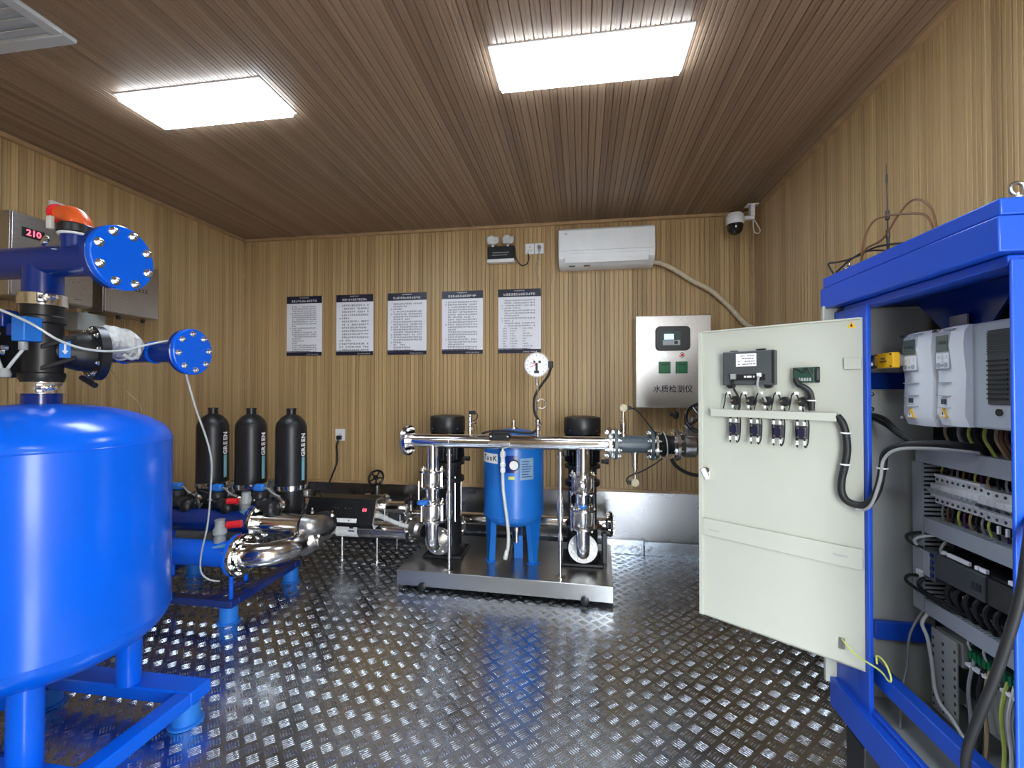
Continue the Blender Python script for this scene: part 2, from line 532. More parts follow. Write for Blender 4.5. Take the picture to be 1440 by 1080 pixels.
# trims along the ceiling and corners
def trim(n, lo, hi, m='wood_trim'):
    return struct(MB().box(lo, hi).build('trim_%d' % n, m, bevel=.004))
trim(1, (XL, YB - .035, ZC - .03), (XR, YB, ZC - .006))
trim(2, (XL, YF, ZC - .03), (XL + .035, YB - .035, ZC - .006))
trim(3, (XR - .035, YF, ZC - .03), (XR, YB - .035, ZC - .006))
trim(4, (XL, YB - .02, .49), (XL + .02, YB, ZC - .03))
trim(5, (XR - .02, YB - .02, .49), (XR, YB, ZC - .03))
trim(6, (XL + .02, YB - .014, .49), (XR - .02, YB, .515))
trim(7, (XL, YF, .49), (XL + .014, YB - .02, .515))
trim(8, (XR - .014, YF, .49), (XR, YB - .02, .515))
# stainless skirting with a checker plate kerb in front
struct(MB().box((XL, YB - .008, .0), (XR, YB, .49)).build('baseboard_back', 'steel_s', smooth=0))
struct(MB().box((XL, YF, .0), (XL + .008, YB - .008, .49)).build('baseboard_left', 'steel_s', smooth=0))
struct(MB().box((XR - .008, YF, .0), (XR, YB - .008, .49)).build('baseboard_right', 'steel_s', smooth=0))
kerb = struct(MB().box((-1.2, YB - .045, .0), (.485, YB - .009, .118)).box((.49, YB - .05, .0), (XR - .01, YB - .009, .108)).build('trim_9', 'plate', bevel=.003))
kb = slat_profile  # diamond lugs on the kerb face
for i in range(30):
    x = -1.17 + i * .0575
    if x > .46: x += .03
    if x > 1.28: break
    q = Quaternion((1, 0, 0), R(90))
    inst(lm[i % 2], 'tread_lug', kerb, (x, YB - (.0455 if x < .48 else .0505), .058), q)

# ------------------------------------------------------------------ ceiling lamps and vent
def lamp(x0, x1, y0, y1, label):
    t = thing('ceiling_light', label, 'ceiling light', ((x0 + x1) / 2, (y0 + y1) / 2, ZC - .012), 'recessed panel lights')
    f = MB(); w = .013
    z0, z1 = ZC - .012, ZC - .004
    f.box((x0 - w, y0 - w, z0), (x1 + w, y0, z1)).box((x0 - w, y1, z0), (x1 + w, y1 + w, z1)).box((x0 - w, y0, z0), (x0, y1, z1)).box((x1, y0, z0), (x1 + w, y1, z1))
    f.build('frame', 'lampframe', t, bevel=.002)
    MB().box((x0 + .001, y0 + .001, ZC - .034), (x1 - .001, y1 - .001, ZC - .008)).build('diffuser', 'lamp', t, bevel=.003)
lamp(-2.17, -1.43, 1.82, 2.07, 'bright white rectangular ceiling light nearer the left wall and vent')
lamp(-.365, .418, 1.80, 2.05, 'bright white rectangular ceiling light above the middle of the room')
lamp(-2.17, -1.43, -.55, -.30, 'added unseen ceiling light behind the viewer towards the left wall')  # assumed lamp out of view, added to brighten the room
lamp(-.365, .418, -.55, -.30, 'added unseen ceiling light behind the viewer in the middle')  # second added lamp out of view, also there for its light

t = thing('ceiling_vent', 'pale plastic square extractor vent in the ceiling corner near the tank', 'vent', (-2.25, 1.28, ZC - .02))
f = MB(); a0, a1, b0, b1 = -2.50, -1.99, 1.0, 1.51
f.box((a0, b1 - .05, ZC - .022), (a1, b1, ZC - .004)).box((a0, b0, ZC - .022), (a1, b0 + .05, ZC - .004)).box((a0, b0 + .05, ZC - .022), (a0 + .05, b1 - .05, ZC - .004)).box((a1 - .05, b0 + .05, ZC - .022), (a1, b1 - .05, ZC - .004))
f.build('frame', 'vent', t, bevel=.004)
MB().box((a0 + .05, b0 + .05, ZC - .010), (a1 - .05, b1 - .05, ZC - .006)).build('backing', 'vfdg', t)
for k in range(9):
    y = b0 + .075 + k * .045
    MB().obox(((a0 + a1) / 2, y, ZC - .014), (a1 - a0 - .1, .034, .003), (1, 0, 0), (0, 1, .28), (0, -.28, 1)).build('louvre', 'vent', t)
# ------------------------------------------------------------------ things on the back wall
YW = YB - .008
POS = ['leftmost of five', 'second from left', 'middle of five', 'fourth from left', 'rightmost of five']
DET = ['with dense small grey lines', 'with large spaced dark lines', 'with numbered short lines', 'with bluish dense lines', 'with a table in its lower half']
PXS = [(-2.682, -2.332), (-2.192, -1.837), (-1.702, -1.343), (-1.204, -.840), (-.707, -.341)]
for i, (x0, x1) in enumerate(PXS):
    rnd = random.Random(40 + i)
    z0, z1 = 1.634, 2.178
    t = thing('notice_poster', 'white rule poster with navy bands %s, %s' % (DET[i], POS[i]), 'poster', ((x0 + x1) / 2, YW, z0), 'rule posters in a row on the back wall')
    MB().box((x0, YW - .006, z0), (x1, YW, z1)).build('board', 'poster', t, bevel=.001)
    yf = YW - .0068
    MB().box((x0, yf, z1 - .066), (x1, YW - .006, z1)).build('header_band', 'navy', t)
    MB().box((x0, yf, z0), (x1, YW - .006, z0 + .034)).build('footer_band', 'navy', t)
    w = MB()
    w.box((x0, yf, z0 + .036), (x0 + (x1 - x0) * .68, YW - .006, z0 + .041))
    w.build('footer_rule', 'navy', t)
    k = MB()
    yk = yf - .0006
    n = 12 if i != 4 else 13
    cx = (x0 + x1) / 2; tw = .021 if i != 1 else .02
    def glyph(mb, x, z, s, y):
        """a tiny block character of three or four strokes"""
        mb.box((x, y, z + s * .38), (x + s * .86, yf, z + s * .52))
        if rnd.random() < .8: mb.box((x + s * .1 * rnd.random(), y, z - s * .02), (x + s * .8, yf, z + s * .12))
        if rnd.random() < .7: mb.box((x + s * .05, y, z + s * .74), (x + s * .75, yf, z + s * .88))
        q = x + s * rnd.choice((.1, .35, .55))
        mb.box((q, y, z), (q + s * .16, yf, z + s * .9))
    for j in range(n):
        glyph(k, cx - n * tw / 2 + j * tw, z1 - .053, tw, yk)
    for j in range(8):
        glyph(k, cx - .045 + j * .0112, z1 - .019, .010, yk)
    for j in range(9):
        glyph(k, x1 - .15 + j * .0135, z0 + .008, .010, yk)
    k.build('title_print', 'inkw', t, smooth=0)['kind'] = 'stuff'
    p = MB()
    yk = YW - .0066
    rows = (22, 15, 19, 20, 20)[i]
    gs = (.0135, .0185, .0155, .0145, .0125)[i]
    pitch = (.43 / rows)
    for r in range(rows):
        z = z1 - .095 - r * pitch - gs * .5
        last = rnd.random() < .28
        nn = int((x1 - x0 - .095) / gs)
        if last: nn = int(nn * rnd.uniform(.2, .7))
        if i == 4 and r > 10:
            for cx0, cnt in ((.04, rnd.randint(2, 3)), (.105, rnd.randint(3, 5)), (.21, rnd.randint(2, 7))):
                for j in range(cnt): glyph(p, x0 + cx0 + j * gs, z, gs * .9, yk)
            continue
        for j in range(nn):
            if rnd.random() < .05: continue
            glyph(p, x0 + .055 + j * gs, z, gs * .95, yk)
        if rnd.random() < .35: glyph(p, x0 + .032, z, gs * .8, yk)
    yf = YW - .006
    p.build('body_print', 'ink', t, smooth=0)['kind'] = 'stuff'

# split air conditioner
t = thing('air_conditioner', 'white split air conditioner high on the back wall', 'air conditioner', (.19, YW, 2.31))
x0, x1 = -.185, .56
prof = [(0, .0), (0, .29), (-.06, .305), (-.155, .30), (-.19, .275), (-.195, .12), (-.18, .055), (-.13, .012), (-.06, 0)]
MB().prism([(a, b + 2.312) for a, b in prof], (x0, YW, 0), (0, 1, 0), (0, 0, 1), (1, 0, 0), x1 - x0).build('body', 'white', t, bevel=.006)
MB().prism([(-.191, .285), (-.203, .27), (-.205, .11), (-.199, .11), (-.196, .268), (-.188, .28)], (x0 + .006, YW, 2.312), (0, 1, 0), (0, 0, 1), (1, 0, 0), x1 - x0 - .012).build('front_panel', 'white', t, bevel=.002)
MB().obox(((x0 + x1) / 2, YW - .176, 2.312 + .058), (x1 - x0 - .09, .008, .075), (1, 0, 0), (0, .93, .36), (0, -.36, .93)).build('louvre', 'white', t, bevel=.003)
MB().box((x0 + .045, YW - .182, 2.312 + .03), (x0 + .05, YW - .1, 2.312 + .095)).box((x1 - .05, YW - .182, 2.312 + .03), (x1 - .045, YW - .1, 2.312 + .095)).build('louvre_seam', 'vfdg', t)
MB().disc((x0 + .06, YW - .2045, 2.312 + .245), (0, -1, 0), .008, .0015, 12, .0003).build('badge', 'vfdg', t)
MB().disc((x1 - .07, YW - .2045, 2.312 + .20), (0, -1, 0), .006, .0015, 12, .0003).build('indicator', 'white_b', t)
MB().box((x0 + .08, YW - .13, 2.312 + .006), (x0 + .13, YW - .11, 2.312 + .016)).box((x0 + .2, YW - .13, 2.312 + .006), (x0 + .25, YW - .11, 2.312 + .016)).build('clip', 'black', t)

h = MB().tube([(.54, YW - .06, 2.345), (.62, YW - .07, 2.33), (.72, YW - .06, 2.28), (.85, YW - .06, 2.19), (1.0, YW - .06, 2.10), (1.13, YW - .05, 1.98), (1.24, YW - .05, 1.85), (1.31, YW - .05, 1.80)], .019, 10)
tag(h.build('insulated_pipe', 'ivory', None), 'cream wrapped refrigerant pipe sagging from the air conditioner to the corner', 'pipe')

# emergency light
t = thing('emergency_light', 'twin-head emergency light with dark battery box on the back wall', 'emergency light', (-.677, YW, 2.40))
MB().box((-.79, YW - .06, 2.425), (-.562, YW, 2.535)).build('battery_box', 'iron', t, bevel=.006)
MB().box((-.792, YW - .065, 2.397), (-.560, YW, 2.426)).build('bottom_strip', 'white', t, bevel=.004)
MB().box((-.745, YW - .0612, 2.475), (-.605, YW - .06, 2.482)).box((-.75, YW - .0612, 2.455), (-.62, YW - .06, 2.461)).build('front_marks', 'gcable', t)
for x in (-.745, -.615):
    hd = MB().lathe([(.020, -.03), (.046, -.02), (.052, .0), (.052, .028), (.045, .036)], (x, YW - .055, 2.578), (0, -.35, 1), 20).build('lamp_head', 'white', t)
    MB().cyl((x, YW - .05, 2.53), (x, YW - .052, 2.555), .012).build('swivel_neck', 'white', hd)
    MB().disc((x, YW - .105, 2.575), (0, -1, -.1), .034, .006, 18).build('lens', 'clear', hd)
MB().tube([(-.562, YW - .03, 2.52), (-.55, YW - .03, 2.44), (-.51, YW - .03, 2.375), (-.46, YW - .03, 2.38), (-.44, YW - .03, 2.43), (-.45, YW - .02, 2.475)], .0045, 6).build('cord', 'rubber', t)

def socket(x0, z0, label, s=.078):
    t = thing('wall_socket', label, 'socket', (x0 + s / 2, YW, z0))
    MB().box((x0, YW - .012, z0), (x0 + s, YW, z0 + s * 1.15)).build('plate', 'white', t, bevel=.004)
    b = MB()
    c = x0 + s / 2
    for dx, dz in ((-.012, .028), (.012, .028), (0, .06)):
        b.box((c + dx - .002, YW - .0128, z0 + dz - .006), (c + dx + .002, YW - .011, z0 + dz + .006))
    b.build('slot', 'black', t)
    return t
socket(-.474, 2.469, 'white wall socket beside the emergency light, left of the pair')
s2 = socket(-.394, 2.469, 'white wall socket with plug, right of the pair near the air conditioner')
pg = MB().lathe([(.016, 0), (.014, .03), (.006, .045)], (-.355, YW - .012, 2.52), (0, -1, 0), 14)
pg.tube([(-.355, YW - .05, 2.52), (-.352, YW - .055, 2.49), (-.36, YW - .03, 2.43), (-.385, YW - .02, 2.36), (-.38, YW - .02, 2.30), (-.36, YW - .02, 2.26)], .003, 6)
tag(pg.build('power_plug', 'gcable', None), 'small grey plug and lead in the upper right socket', 'plug')
w = MB().tube([(-.36, YW - .01, 2.43), (-.375, YW - .006, 2.33), (-.35, YW - .006, 2.2), (-.335, YW - .006, 2.15), (-.32, YW - .01, 2.19), (-.26, YW - .01, 2.205), (-.25, YW - .01, 2.3), (-.255, YW - .01, 2.42)], .002, 5)
tag(w.build('loose_wire', 'tanwire', None), 'thin tan wire loop hanging left of the air conditioner', 'wire')
socket(-2.195, .868, 'low white wall socket above the skirting left of the pumps', .092)
c = MB().box((-2.165, YW - .045, .88), (-2.13, YW - .012, .915)).tube([(-2.148, YW - .04, .885), (-2.15, YW - .05, .85), (-2.17, YW - .03, .82), (-2.165, YW - .03, .74), (-2.17, YW - .03, .66), (-2.2, YW - .06, .55), (-2.21, YW - .1, .47)], .0075, 8)
tag(c.build('power_cable', 'rubber', None), 'black power cable dropping from the low wall socket', 'cable')

# water quality analyser
t = thing('water_analyser', 'stainless water quality meter box with screen and green buttons', 'analyser', (.72, YW, 1.18))
x0, x1, z0, z1 = .408, .962, 1.188, 1.893
MB().box((x0, YW - .20, z0), (x1, YW, z1)).build('enclosure', 'steel_b', t, bevel=.004)
yf = YW - .20
# parts lie on its front face (nearer the camera, so measured on that plane)
def px(u):
    """front-face x for a photo column between the left and right edge of the box face"""
    return x0 + (u - 895) / (1000 - 895) * (x1 - x0)
def pz(v): return z1 - (v - 443) / (574 - 443) * (z1 - z0)
fr = MB()
cx, cz, ww, hh = px(946.5), pz(476), .125, .092
poly = []
for sx, sy, a0 in ((1, 1, 0), (-1, 1, 90), (-1, -1, 180), (1, -1, 270)):
    for q in (0, 30, 60, 90):
        poly.append((sx * (ww - .03) + .03 * math.cos(R(a0 + q)), sy * (hh - .03) + .03 * math.sin(R(a0 + q))))
fr.prism(poly, (cx, yf, cz), (1, 0, 0), (0, 0, 1), (0, -1, 0), .03)
fb = fr.build('display_bezel', 'black', t, bevel=.004)
MB().box((cx - .085, yf - .032, cz - .06), (cx + .055, yf - .0295, cz + .055)).build('display_panel', 'pcb', fb)
MB().box((cx - .065, yf - .0335, cz - .01), (cx + .005, yf - .0315, cz + .032)).build('screen', 'lcd_on', fb)
MB().box((cx - .075, yf - .0335, cz - .052), (cx + .05, yf - .0315, cz - .014)).build('keypad', 'vfdg', fb)
MB().disc((cx + .02, yf - .0335, cz - .033), (0, -1, 0), .014, .002, 14, .0005).build('dial_key', 'black', fb)
z = pz(499.5)
lg = MB().lathe([(.019, 0), (.019, .006), (.013, .012)], (px(935.5), yf, z), (0, -1, 0), 16).build('green_lamp', 'led_green', t)
lr = MB().lathe([(.021, 0), (.021, .008), (.016, .012)], (px(959.5), yf, z), (0, -1, 0), 16).build('lamp_ring', 'zinc', t)
MB().disc((px(959.5), yf - .0115, z), (0, -1, 0), .012, .004, 14, .001).build('red_lens', 'red', lr)
for u in (935.5, 959):
    x = px(u); zz = pz(517)
    b = MB().box((x - .043, yf - .012, zz - .045), (x + .043, yf, zz + .045)).build('green_switch', 'green', t, bevel=.004)
    MB().box((x - .03, yf - .0135, zz + .018), (x + .03, yf - .0115, zz + .026)).build('switch_print', 'pcb', b)
text('水质检测仪', 'title_lettering', 'ink', t, (px(947), yf - .0008, pz(548)), (1, 0, 0), (0, 0, 1), .058, bold=.0007)
t['label'] = 'stainless wall box with small screen, two green buttons and Chinese lettering'

# surveillance camera in the corner
t = thing('security_camera', 'white dome security camera with black eye in the ceiling corner', 'camera', (1.19, YB - .25, 2.45))
c0 = V((1.13, YB - .22, 2.565))
MB().lathe([(.03, .075), (.052, .072), (.062, .055), (.062, 0), (.055, -.01)], c0, (.0, 0, 1), 24).build('housing', 'white', t)
MB().lathe([(.0, -.085), (.03, -.078), (.05, -.055), (.057, -.02), (.057, .004)], c0, (0, 0, 1), 24, cap=False).build('dome', 'dome', t)
br = MB().box((1.185, YB - .23, 2.59), (1.265, YB - .205, 2.615)).box((1.235, YB - .24, 2.61), (1.265, YB - .19, 2.70)).box((1.21, YB - .25, 2.695), (1.29, YB - .17, 2.703)).build('bracket', 'white', t, bevel=.003)
MB().cyl((1.10, YB - .285, 2.535), (1.10, YB - .278, 2.535), .014).build('lens', 'black_g', t)
MB().tube([(1.262, YB - .2, 2.6), (1.265, YB - .2, 2.54), (1.275, YB - .2, 2.50), (1.305, YB - .19, 2.495), (1.315, YB - .19, 2.52), (1.29, YB - .19, 2.57), (1.27, YB - .19, 2.61)], .004, 6).build('cable_loop', 'wcable', t)
# ------------------------------------------------------------------ booster pump set on its skid
q = Matrix.Translation(V((-.5, 3.24, 0))) @ Matrix.Rotation(R(-2.3), 4, 'Z') @ Matrix.Translation(V((.5, -3.24, 0)))
t = thing('pump_skid', 'brushed steel skid tray under the pumps and small blue tank', 'skid', (-.5, 3.24, 0))
b = MB(q).box((-1.21, 2.86, .028), (.20, 2.866, .128)).box((-1.21, 2.866, .118), (.20, 3.62, .128)).box((-1.21, 2.866, .028), (-1.204, 3.62, .118)).box((.194, 2.866, .028), (.20, 3.62, .118)).box((-1.204, 3.614, .028), (.194, 3.62, .118))
b.build('tray', 'steel_h', t, bevel=.0015)
for x in (-1.03, .03):
    for y, dy in ((2.862, -1), (3.618, 1)):
        MB(q).lathe([(.012, -.03), (.012, 0), (.027, 0), (.027, .016), (.02, .02)], (x, y, .0295), (0, dy, 0), 14).build('levelling_foot', 'iron', t)

PYC, YM, ZM, RM = 3.25, 2.93, .985, .046
def pump(cx, label, side):
    t = thing('booster_pump', label, 'pump', (cx, PYC, .128), 'vertical booster pumps on the skid')
    z = .1285
    MB().box((cx - .14, PYC - .14, z), (cx + .14, PYC + .14, z + .022)).build('foot_plate', 'iron', t, bevel=.006)
    MB().lathe([(.125, .022), (.125, .05), (.105, .07), (.105, .24), (.118, .25), (.118, .265)], (cx, PYC, z), n=28).build('pump_head', 'iron', t)
    n = MB().cyl((cx, PYC - .165, .268), (cx, PYC + .165, .268), .055).build('port_stub', 'iron', t)
    sl = MB().lathe([(.098, .39), (.098, .66)], (cx, PYC, 0), n=32).build('stage_sleeve', 'iron', t)
    MB().lathe([(.118, .655), (.122, .66), (.122, .69), (.10, .70), (.10, .775), (.125, .78), (.125, .80)], (cx, PYC, 0), n=28).build('motor_stool', 'iron', t)
    for k in range(4):
        a = PI / 4 + k * PI / 2
        MB().cyl((cx + .112 * math.cos(a), PYC + .112 * math.sin(a), .38), (cx + .112 * math.cos(a), PYC + .112 * math.sin(a), .70), .0065, n=8).build('tie_rod', 'zinc', t)
    MB().lathe([(.10, .80), (.104, .81), (.104, 1.02)], (cx, PYC, 0), n=28).build('motor_body', 'black_g', t)
    for k in range(24):
        a = 2 * PI * k / 24
        d = V((math.cos(a), math.sin(a), 0))
        MB().obox(V((cx, PYC, .915)) + d * .113, (.022, .004, .19), d, (-d.y, d.x, 0), (0, 0, 1)).build('cooling_fin', 'black_g', t)
    cv = MB().lathe([(.127, 1.018), (.129, 1.022), (.129, 1.118), (.122, 1.132), (.09, 1.139), (.0, 1.140)], (cx, PYC, 0), n=36, cap=False).build('fan_cover', 'black', t)
    for k in range(4):
        a = R(-40 + 90 * k)
        inst(bolt_mesh(.004, .004, 0), 'screw', cv, (cx + .128 * math.cos(a), PYC + .128 * math.sin(a), 1.045), q_to((math.cos(a), math.sin(a), 0)))
    MB().box((cx + side * .10 - .035, PYC - .06, .86), (cx + side * .10 + .06, PYC + .06, .96)).build('terminal_box', 'black', t, bevel=.008)
    MB().lathe([(.014, 0), (.014, .03), (.018, .03), (.018, .05)], (cx + .13, PYC - .05, .83), (1, -.2, 0), 12).build('cable_gland', 'black', t)
    f = flange(t, 'suction_flange', (cx, PYC + .155, .268), (0, 1, 0), .095, .018, 'castgrey', 8, .075, .009, .012, True)
    return t
pump(-.985, 'black vertical booster pump left of the small blue tank', -1)
pump(.0, 'black vertical booster pump right of the small blue tank', -1)

def riser(cx, label, left):
    t = thing('discharge_riser', label, 'pipe riser', (cx, YM, .2), 'steel risers in front of the pumps')
    r = .043
    p = MB().cyl((cx, YM, .79), (cx, YM, ZM - .03), r, n=28)
    p.build('upper_pipe', 'steel', t)
    pts = [(cx, YM, .50), (cx, YM, .37)]
    for k in range(9):
        a = PI / 2 * k / 8
        pts.append((cx, YM + .085 * (1 - math.cos(a)), .353 - .085 * math.sin(a)))
    pts.append((cx, YM + .145, .268))
    MB().tube(pts, r, 22, smooth=False).build('elbow', 'steel', t)
    fo = flange(t, 'pump_flange', (cx, YM + .135, .268), (0, 1, 0), .097, .018, 'white_b' if not left else 'castgrey', 8, .076, .0085, .008, False, None, 0)
    bolts(fo, (cx, YM + .135, .268), (0, -1, 0), .076, 8, .0085, .009, PI / 8, .2)
    # wafer check valve above, union, gate body below
    for z0, z1, rr in ((.69, .79, .088), (.465, .575, .092)):
        a = flange(t, 'flange', (cx, YM, z1 - .012), (0, 0, 1), rr, .014, 'steel', 6, rr - .017, .0085, .012, False, .2, .4)
        c = flange(t, 'flange', (cx, YM, z0 - .002), (0, 0, -1), rr, .014, 'steel', 6, rr - .017, .0085, .012, False, .2, .4)
        fu = frame_of((0, 0, 1))
        for k in range(6):
            th = .2 + 2 * PI * k / 6
            d = (fu[1] * math.cos(th) + fu[2] * math.sin(th)) * (rr - .017)
            MB().cyl(V((cx, YM, z0 - .01)) + d, V((cx, YM, z1)) + d, .0052, n=8).build('stud', 'zinc', t)
        MB().lathe([(rr * .62, z0), (rr * .72, z0 + .02), (rr * .72, z1 - .03), (rr * .62, z1 - .01)], (cx, YM, 0), n=24).build('valve_body', 'castgrey' if z0 > .6 else 'steel_b', t)
    MB().lathe([(.05, .575), (.053, .58), (.053, .60), (.046, .605), (.046, .665), (.052, .67), (.052, .69)], (cx, YM, 0), n=24).build('union', 'steel', t)
    if left:
        MB().cyl((cx - .075, YM - .05, .585), (cx - .075, YM - .05, .72), .005, n=8).build('lever_rod', 'zinc', t)
        MB().lathe([(.03, 0), (.034, .006), (.034, .016), (.02, .022)], (cx - .045, YM - .065, .575), n=18).build('position_dial', 'blue_p', t)
    else:
        MB().lathe([(.026, 0), (.026, .012), (.02, .016), (.012, .03)], (cx, YM - .06, .735), (0, -1, 0), 16).build('plug', 'zinc', t)
        MB().lathe([(.02, 0), (.024, .006), (.024, .016)], (cx, YM - .06, .588), n=18).build('position_dial', 'blue_p', t)
riser(-.995, 'polished steel riser with elbow in front of left pump', True)
riser(.003, 'polished steel riser with pale round flange before right pump', False)

# outlet manifold
t = thing('outlet_manifold', 'long polished steel pipe across the top of the pump set', 'pipe', (-.5, YM, .2))
MB().cyl((-1.165, YM, ZM), (.17, YM, ZM), RM, n=32).build('pipe', 'steel', t)
f = flange(t, 'blind_flange', (-1.15, YM, ZM), (-1, 0, 0), .102, .02, 'steel', 8, .08, .011, .015)
MB().disc((-1.17, YM, ZM), (-1, 0, 0), .098, .016, 28).build('blind_plate', 'steel_b', f)
flange(t, 'end_flange', (.162, YM, ZM), (1, 0, 0), .098, .018, 'castgrey', 8, .078, .011, .016)
for x, yb in ((-.875, 2.90), (-.14, 2.90)):
    s = MB().lathe([(.032, .1285), (.032, .134), (.011, .136), (.011, .36), (.017, .365), (.017, .39), (.0115, .40), (.0115, .46), (.022, .50), (.022, .62), (.016, .65), (.011, .66), (.011, ZM - RM - .01)], (x, YM - .005, 0), n=16).build('support_rod', 'steel', t)
    MB().ringd((x - .006, YM, ZM), (1, 0, 0), RM, RM + .004, .012, 28).build('pipe_clamp', 'steel', t)
    MB().lathe([(.02, 0), (.02, .01), (.011, .01), (.011, .03)], (x, YM - .005, ZM - RM - .05), n=12).build('jack_nut', 'zinc', s)

# suction manifold low behind the pumps
t = thing('suction_manifold', 'low steel pipe running behind the pumps and tank', 'pipe', (-.5, 3.5, .2))
MB().cyl((-1.42, 3.55, .30), (.22, 3.55, .30), .048, n=24).build('pipe', 'steel', t)
flange(t, 'end_flange', (.2, 3.55, .30), (1, 0, 0), .095, .018, 'castgrey', 8, .075, .01, .014)
for x in (-.985, 0):
    MB().cyl((x, 3.42, .268), (x, 3.55, .285), .042).build('branch', 'steel', t)
MB().cyl((-.38, 3.60, .1285), (-.38, 3.60, .26), .014).build('post', 'steel', t)
v = thing('side_valve', 'black flanged valve low on the right side of right pump', 'valve', (.15, 3.2, .128))
MB().cyl((.128, PYC, .33), (.19, PYC, .33), .03).build('neck', 'iron', v)
flange(v, 'flange', (.19, PYC, .39), (1, 0, 0), .075, .016, 'iron', 6, .058, .009, .012)
MB().box((.135, PYC - .06, .1285), (.165, PYC + .06, .34)).build('bracket', 'iron', v, bevel=.004)
MB().box((.16, PYC - .03, .36), (.19, PYC + .03, .42)).build('body', 'iron', v, bevel=.006)

# pressure vessel
TX, TY, TR = -.485, 3.215, .213
t = thing('pressure_tank', 'small blue pressure tank on splayed legs between the pumps', 'tank', (TX, TY, .128))
prof = []
for k in range(9):
    a = PI / 2 * k / 8
    prof.append((TR * math.sin(a), .455 - .09 * math.cos(a)))
prof += [(TR, .46), (TR, .955)]
for k in range(1, 9):
    a = PI / 2 * k / 8
    prof.append((TR * math.cos(a), .955 + .095 * math.sin(a)))
MB().lathe(prof, (TX, TY, 0), n=48, cap=False).build('shell', 'blue_t', t)
MB().torus((TX, TY, .46), (0, 0, 1), TR, .003, 40, 6).build('weld_seam', 'blue_t', t)
MB().lathe([(.03, 0), (.03, .012), (.012, .012), (.012, .05), (.016, .05), (.016, .062)], (TX, TY, 1.045), n=14).build('air_valve', 'brass', t)
for a in (R(210), R(330), R(90)):
    d = V((math.cos(a), math.sin(a), 0)); s = V((-d.y, d.x, 0))
    o = V((TX, TY, 0)) + d * (TR - .028)
    MB().prism([(-.065, .47), (-.062, .42), (-.024, .16), (-.02, .1285), (.02, .1285), (.024, .16), (.062, .42), (.065, .47)], o, s, (0, 0, 1), d, .006).build('leg', 'blue_t', t)
    MB().prism([(-.065, .47), (-.02, .1285), (-.014, .1285), (-.055, .47)], o - d * .035, s, (0, 0, 1), d, .035).prism([(.065, .47), (.02, .1285), (.014, .1285), (.055, .47)], o - d * .035, s, (0, 0, 1), d, .035).build('leg_flange', 'blue_t', t)
    MB().obox(o + V((0, 0, .1315)) - d * .01, (.06, .07, .005), d, s, (0, 0, 1)).build('foot_pad', 'blue_t', t)
MB().lathe([(.02, 0), (.02, .08), (.028, .08), (.028, .11), (.02, .12)], (TX + .02, TY, .24), n=14).build('bottom_port', 'castgrey', t)
MB().box((TX + .005, TY - .01, .1285), (TX + .065, TY + .002, .29)).build('bottom_plate', 'blue_t', t)
def on_tank(a0, a1, z0, z1, name, m, off=.0012, par=None):
    """a sticker curved round the shell; angles from the -Y side"""
    b = MB(); n = 10; vs = []
    for rr in (TR + .0003, TR + off):
        for z in (z0, z1):
            for k in range(n + 1):
                a = R(a0 + (a1 - a0) * k / n)
                vs.append((TX + rr * math.sin(a), TY - rr * math.cos(a), z))
    m1 = n + 1; fs = []
    for k in range(n):
        fs += [(k, k + 1, m1 + k + 1, m1 + k), (2 * m1 + k, 3 * m1 + k, 3 * m1 + k + 1, 2 * m1 + k + 1), (k, 2 * m1 + k, 2 * m1 + k + 1, k + 1), (m1 + k, m1 + k + 1, 3 * m1 + k + 1, 3 * m1 + k)]
    fs += [(0, m1, 3 * m1, 2 * m1), (n, 2 * m1 + n, 3 * m1 + n, m1 + n)]
    return b.add(vs, fs).build(name, m, par or t)
on_tank(-80, -21, .822, .895, 'name_label', 'blue_p')
on_tank(-79, -22, .826, .891, 'name_label_field', 'white_b', .0016)
on_tank(-6, 17, .77, .885, 'gauge_sticker', 'blue_d')
on_tank(-1, 10, .725, .745, 'green_sticker', 'ygreen')
on_tank(20, 47, .72, .865, 'rating_plate', 'tanklab')
for k in range(7):
    on_tank(23, 44 - (k * 7) % 9, .738 + k * .017, .743 + k * .017, 'plate_print', 'blue_d', .0016)
# lettering follows the curved label, one letter at a time
for k, ch in enumerate('-TanK'):
    a = R(-66 + k * 9.5)
    d = V((math.sin(a), -math.cos(a), 0))
    text(ch, 'label_letter', 'ink', t, V((TX, TY, .858)) + d * (TR + .0022), (math.cos(a), math.sin(a), 0), (0, 0, 1), .05, bold=.001)
gx = V((TX + .035, TY - TR - .006, .822))
MB().lathe([(.034, 0), (.036, .004), (.036, .018)], gx + V((0, .012, 0)), (0, -1, 0), 22).build('gauge_case', 'black', t)
MB().disc(gx + V((0, -.0055, 0)), (0, -1, 0), .030, .0015, 22, .0003).build('gauge_dial', 'white_b', t)

# sample hose below the manifold
t = thing('drain_hose', 'clear drain hose with white valve hanging before the blue tank', 'hose', (-.50, YM, .25))
hx = -.515
MB().cyl((hx, YM, ZM - RM - .03), (hx, YM, ZM - RM + .004), .009).build('nipple', 'zinc', t)
MB().lathe([(.012, 0), (.018, .01), (.018, .03), (.014, .035), (.014, .07), (.019, .075), (.019, .10), (.010, .115)], (hx, YM, .815), n=14).build('valve_body', 'white', t)
MB().box((hx - .006, YM - .03, .865), (hx + .006, YM - .015, .915)).build('valve_lever', 'wcable', t, bevel=.002)
MB().lathe([(.014, 0), (.017, .004), (.017, .025), (.012, .03)], (hx, YM, .785), n=12).build('hose_nut', 'white', t)
MB().tube([(hx, YM, .79), (hx + .003, YM, .68), (hx + .018, YM, .56), (hx + .034, YM, .44), (hx + .038, YM, .34), (hx + .032, YM - .005, .28), (hx + .022, YM - .01, .255)], .011, 12).build('tube', 'clear', t)
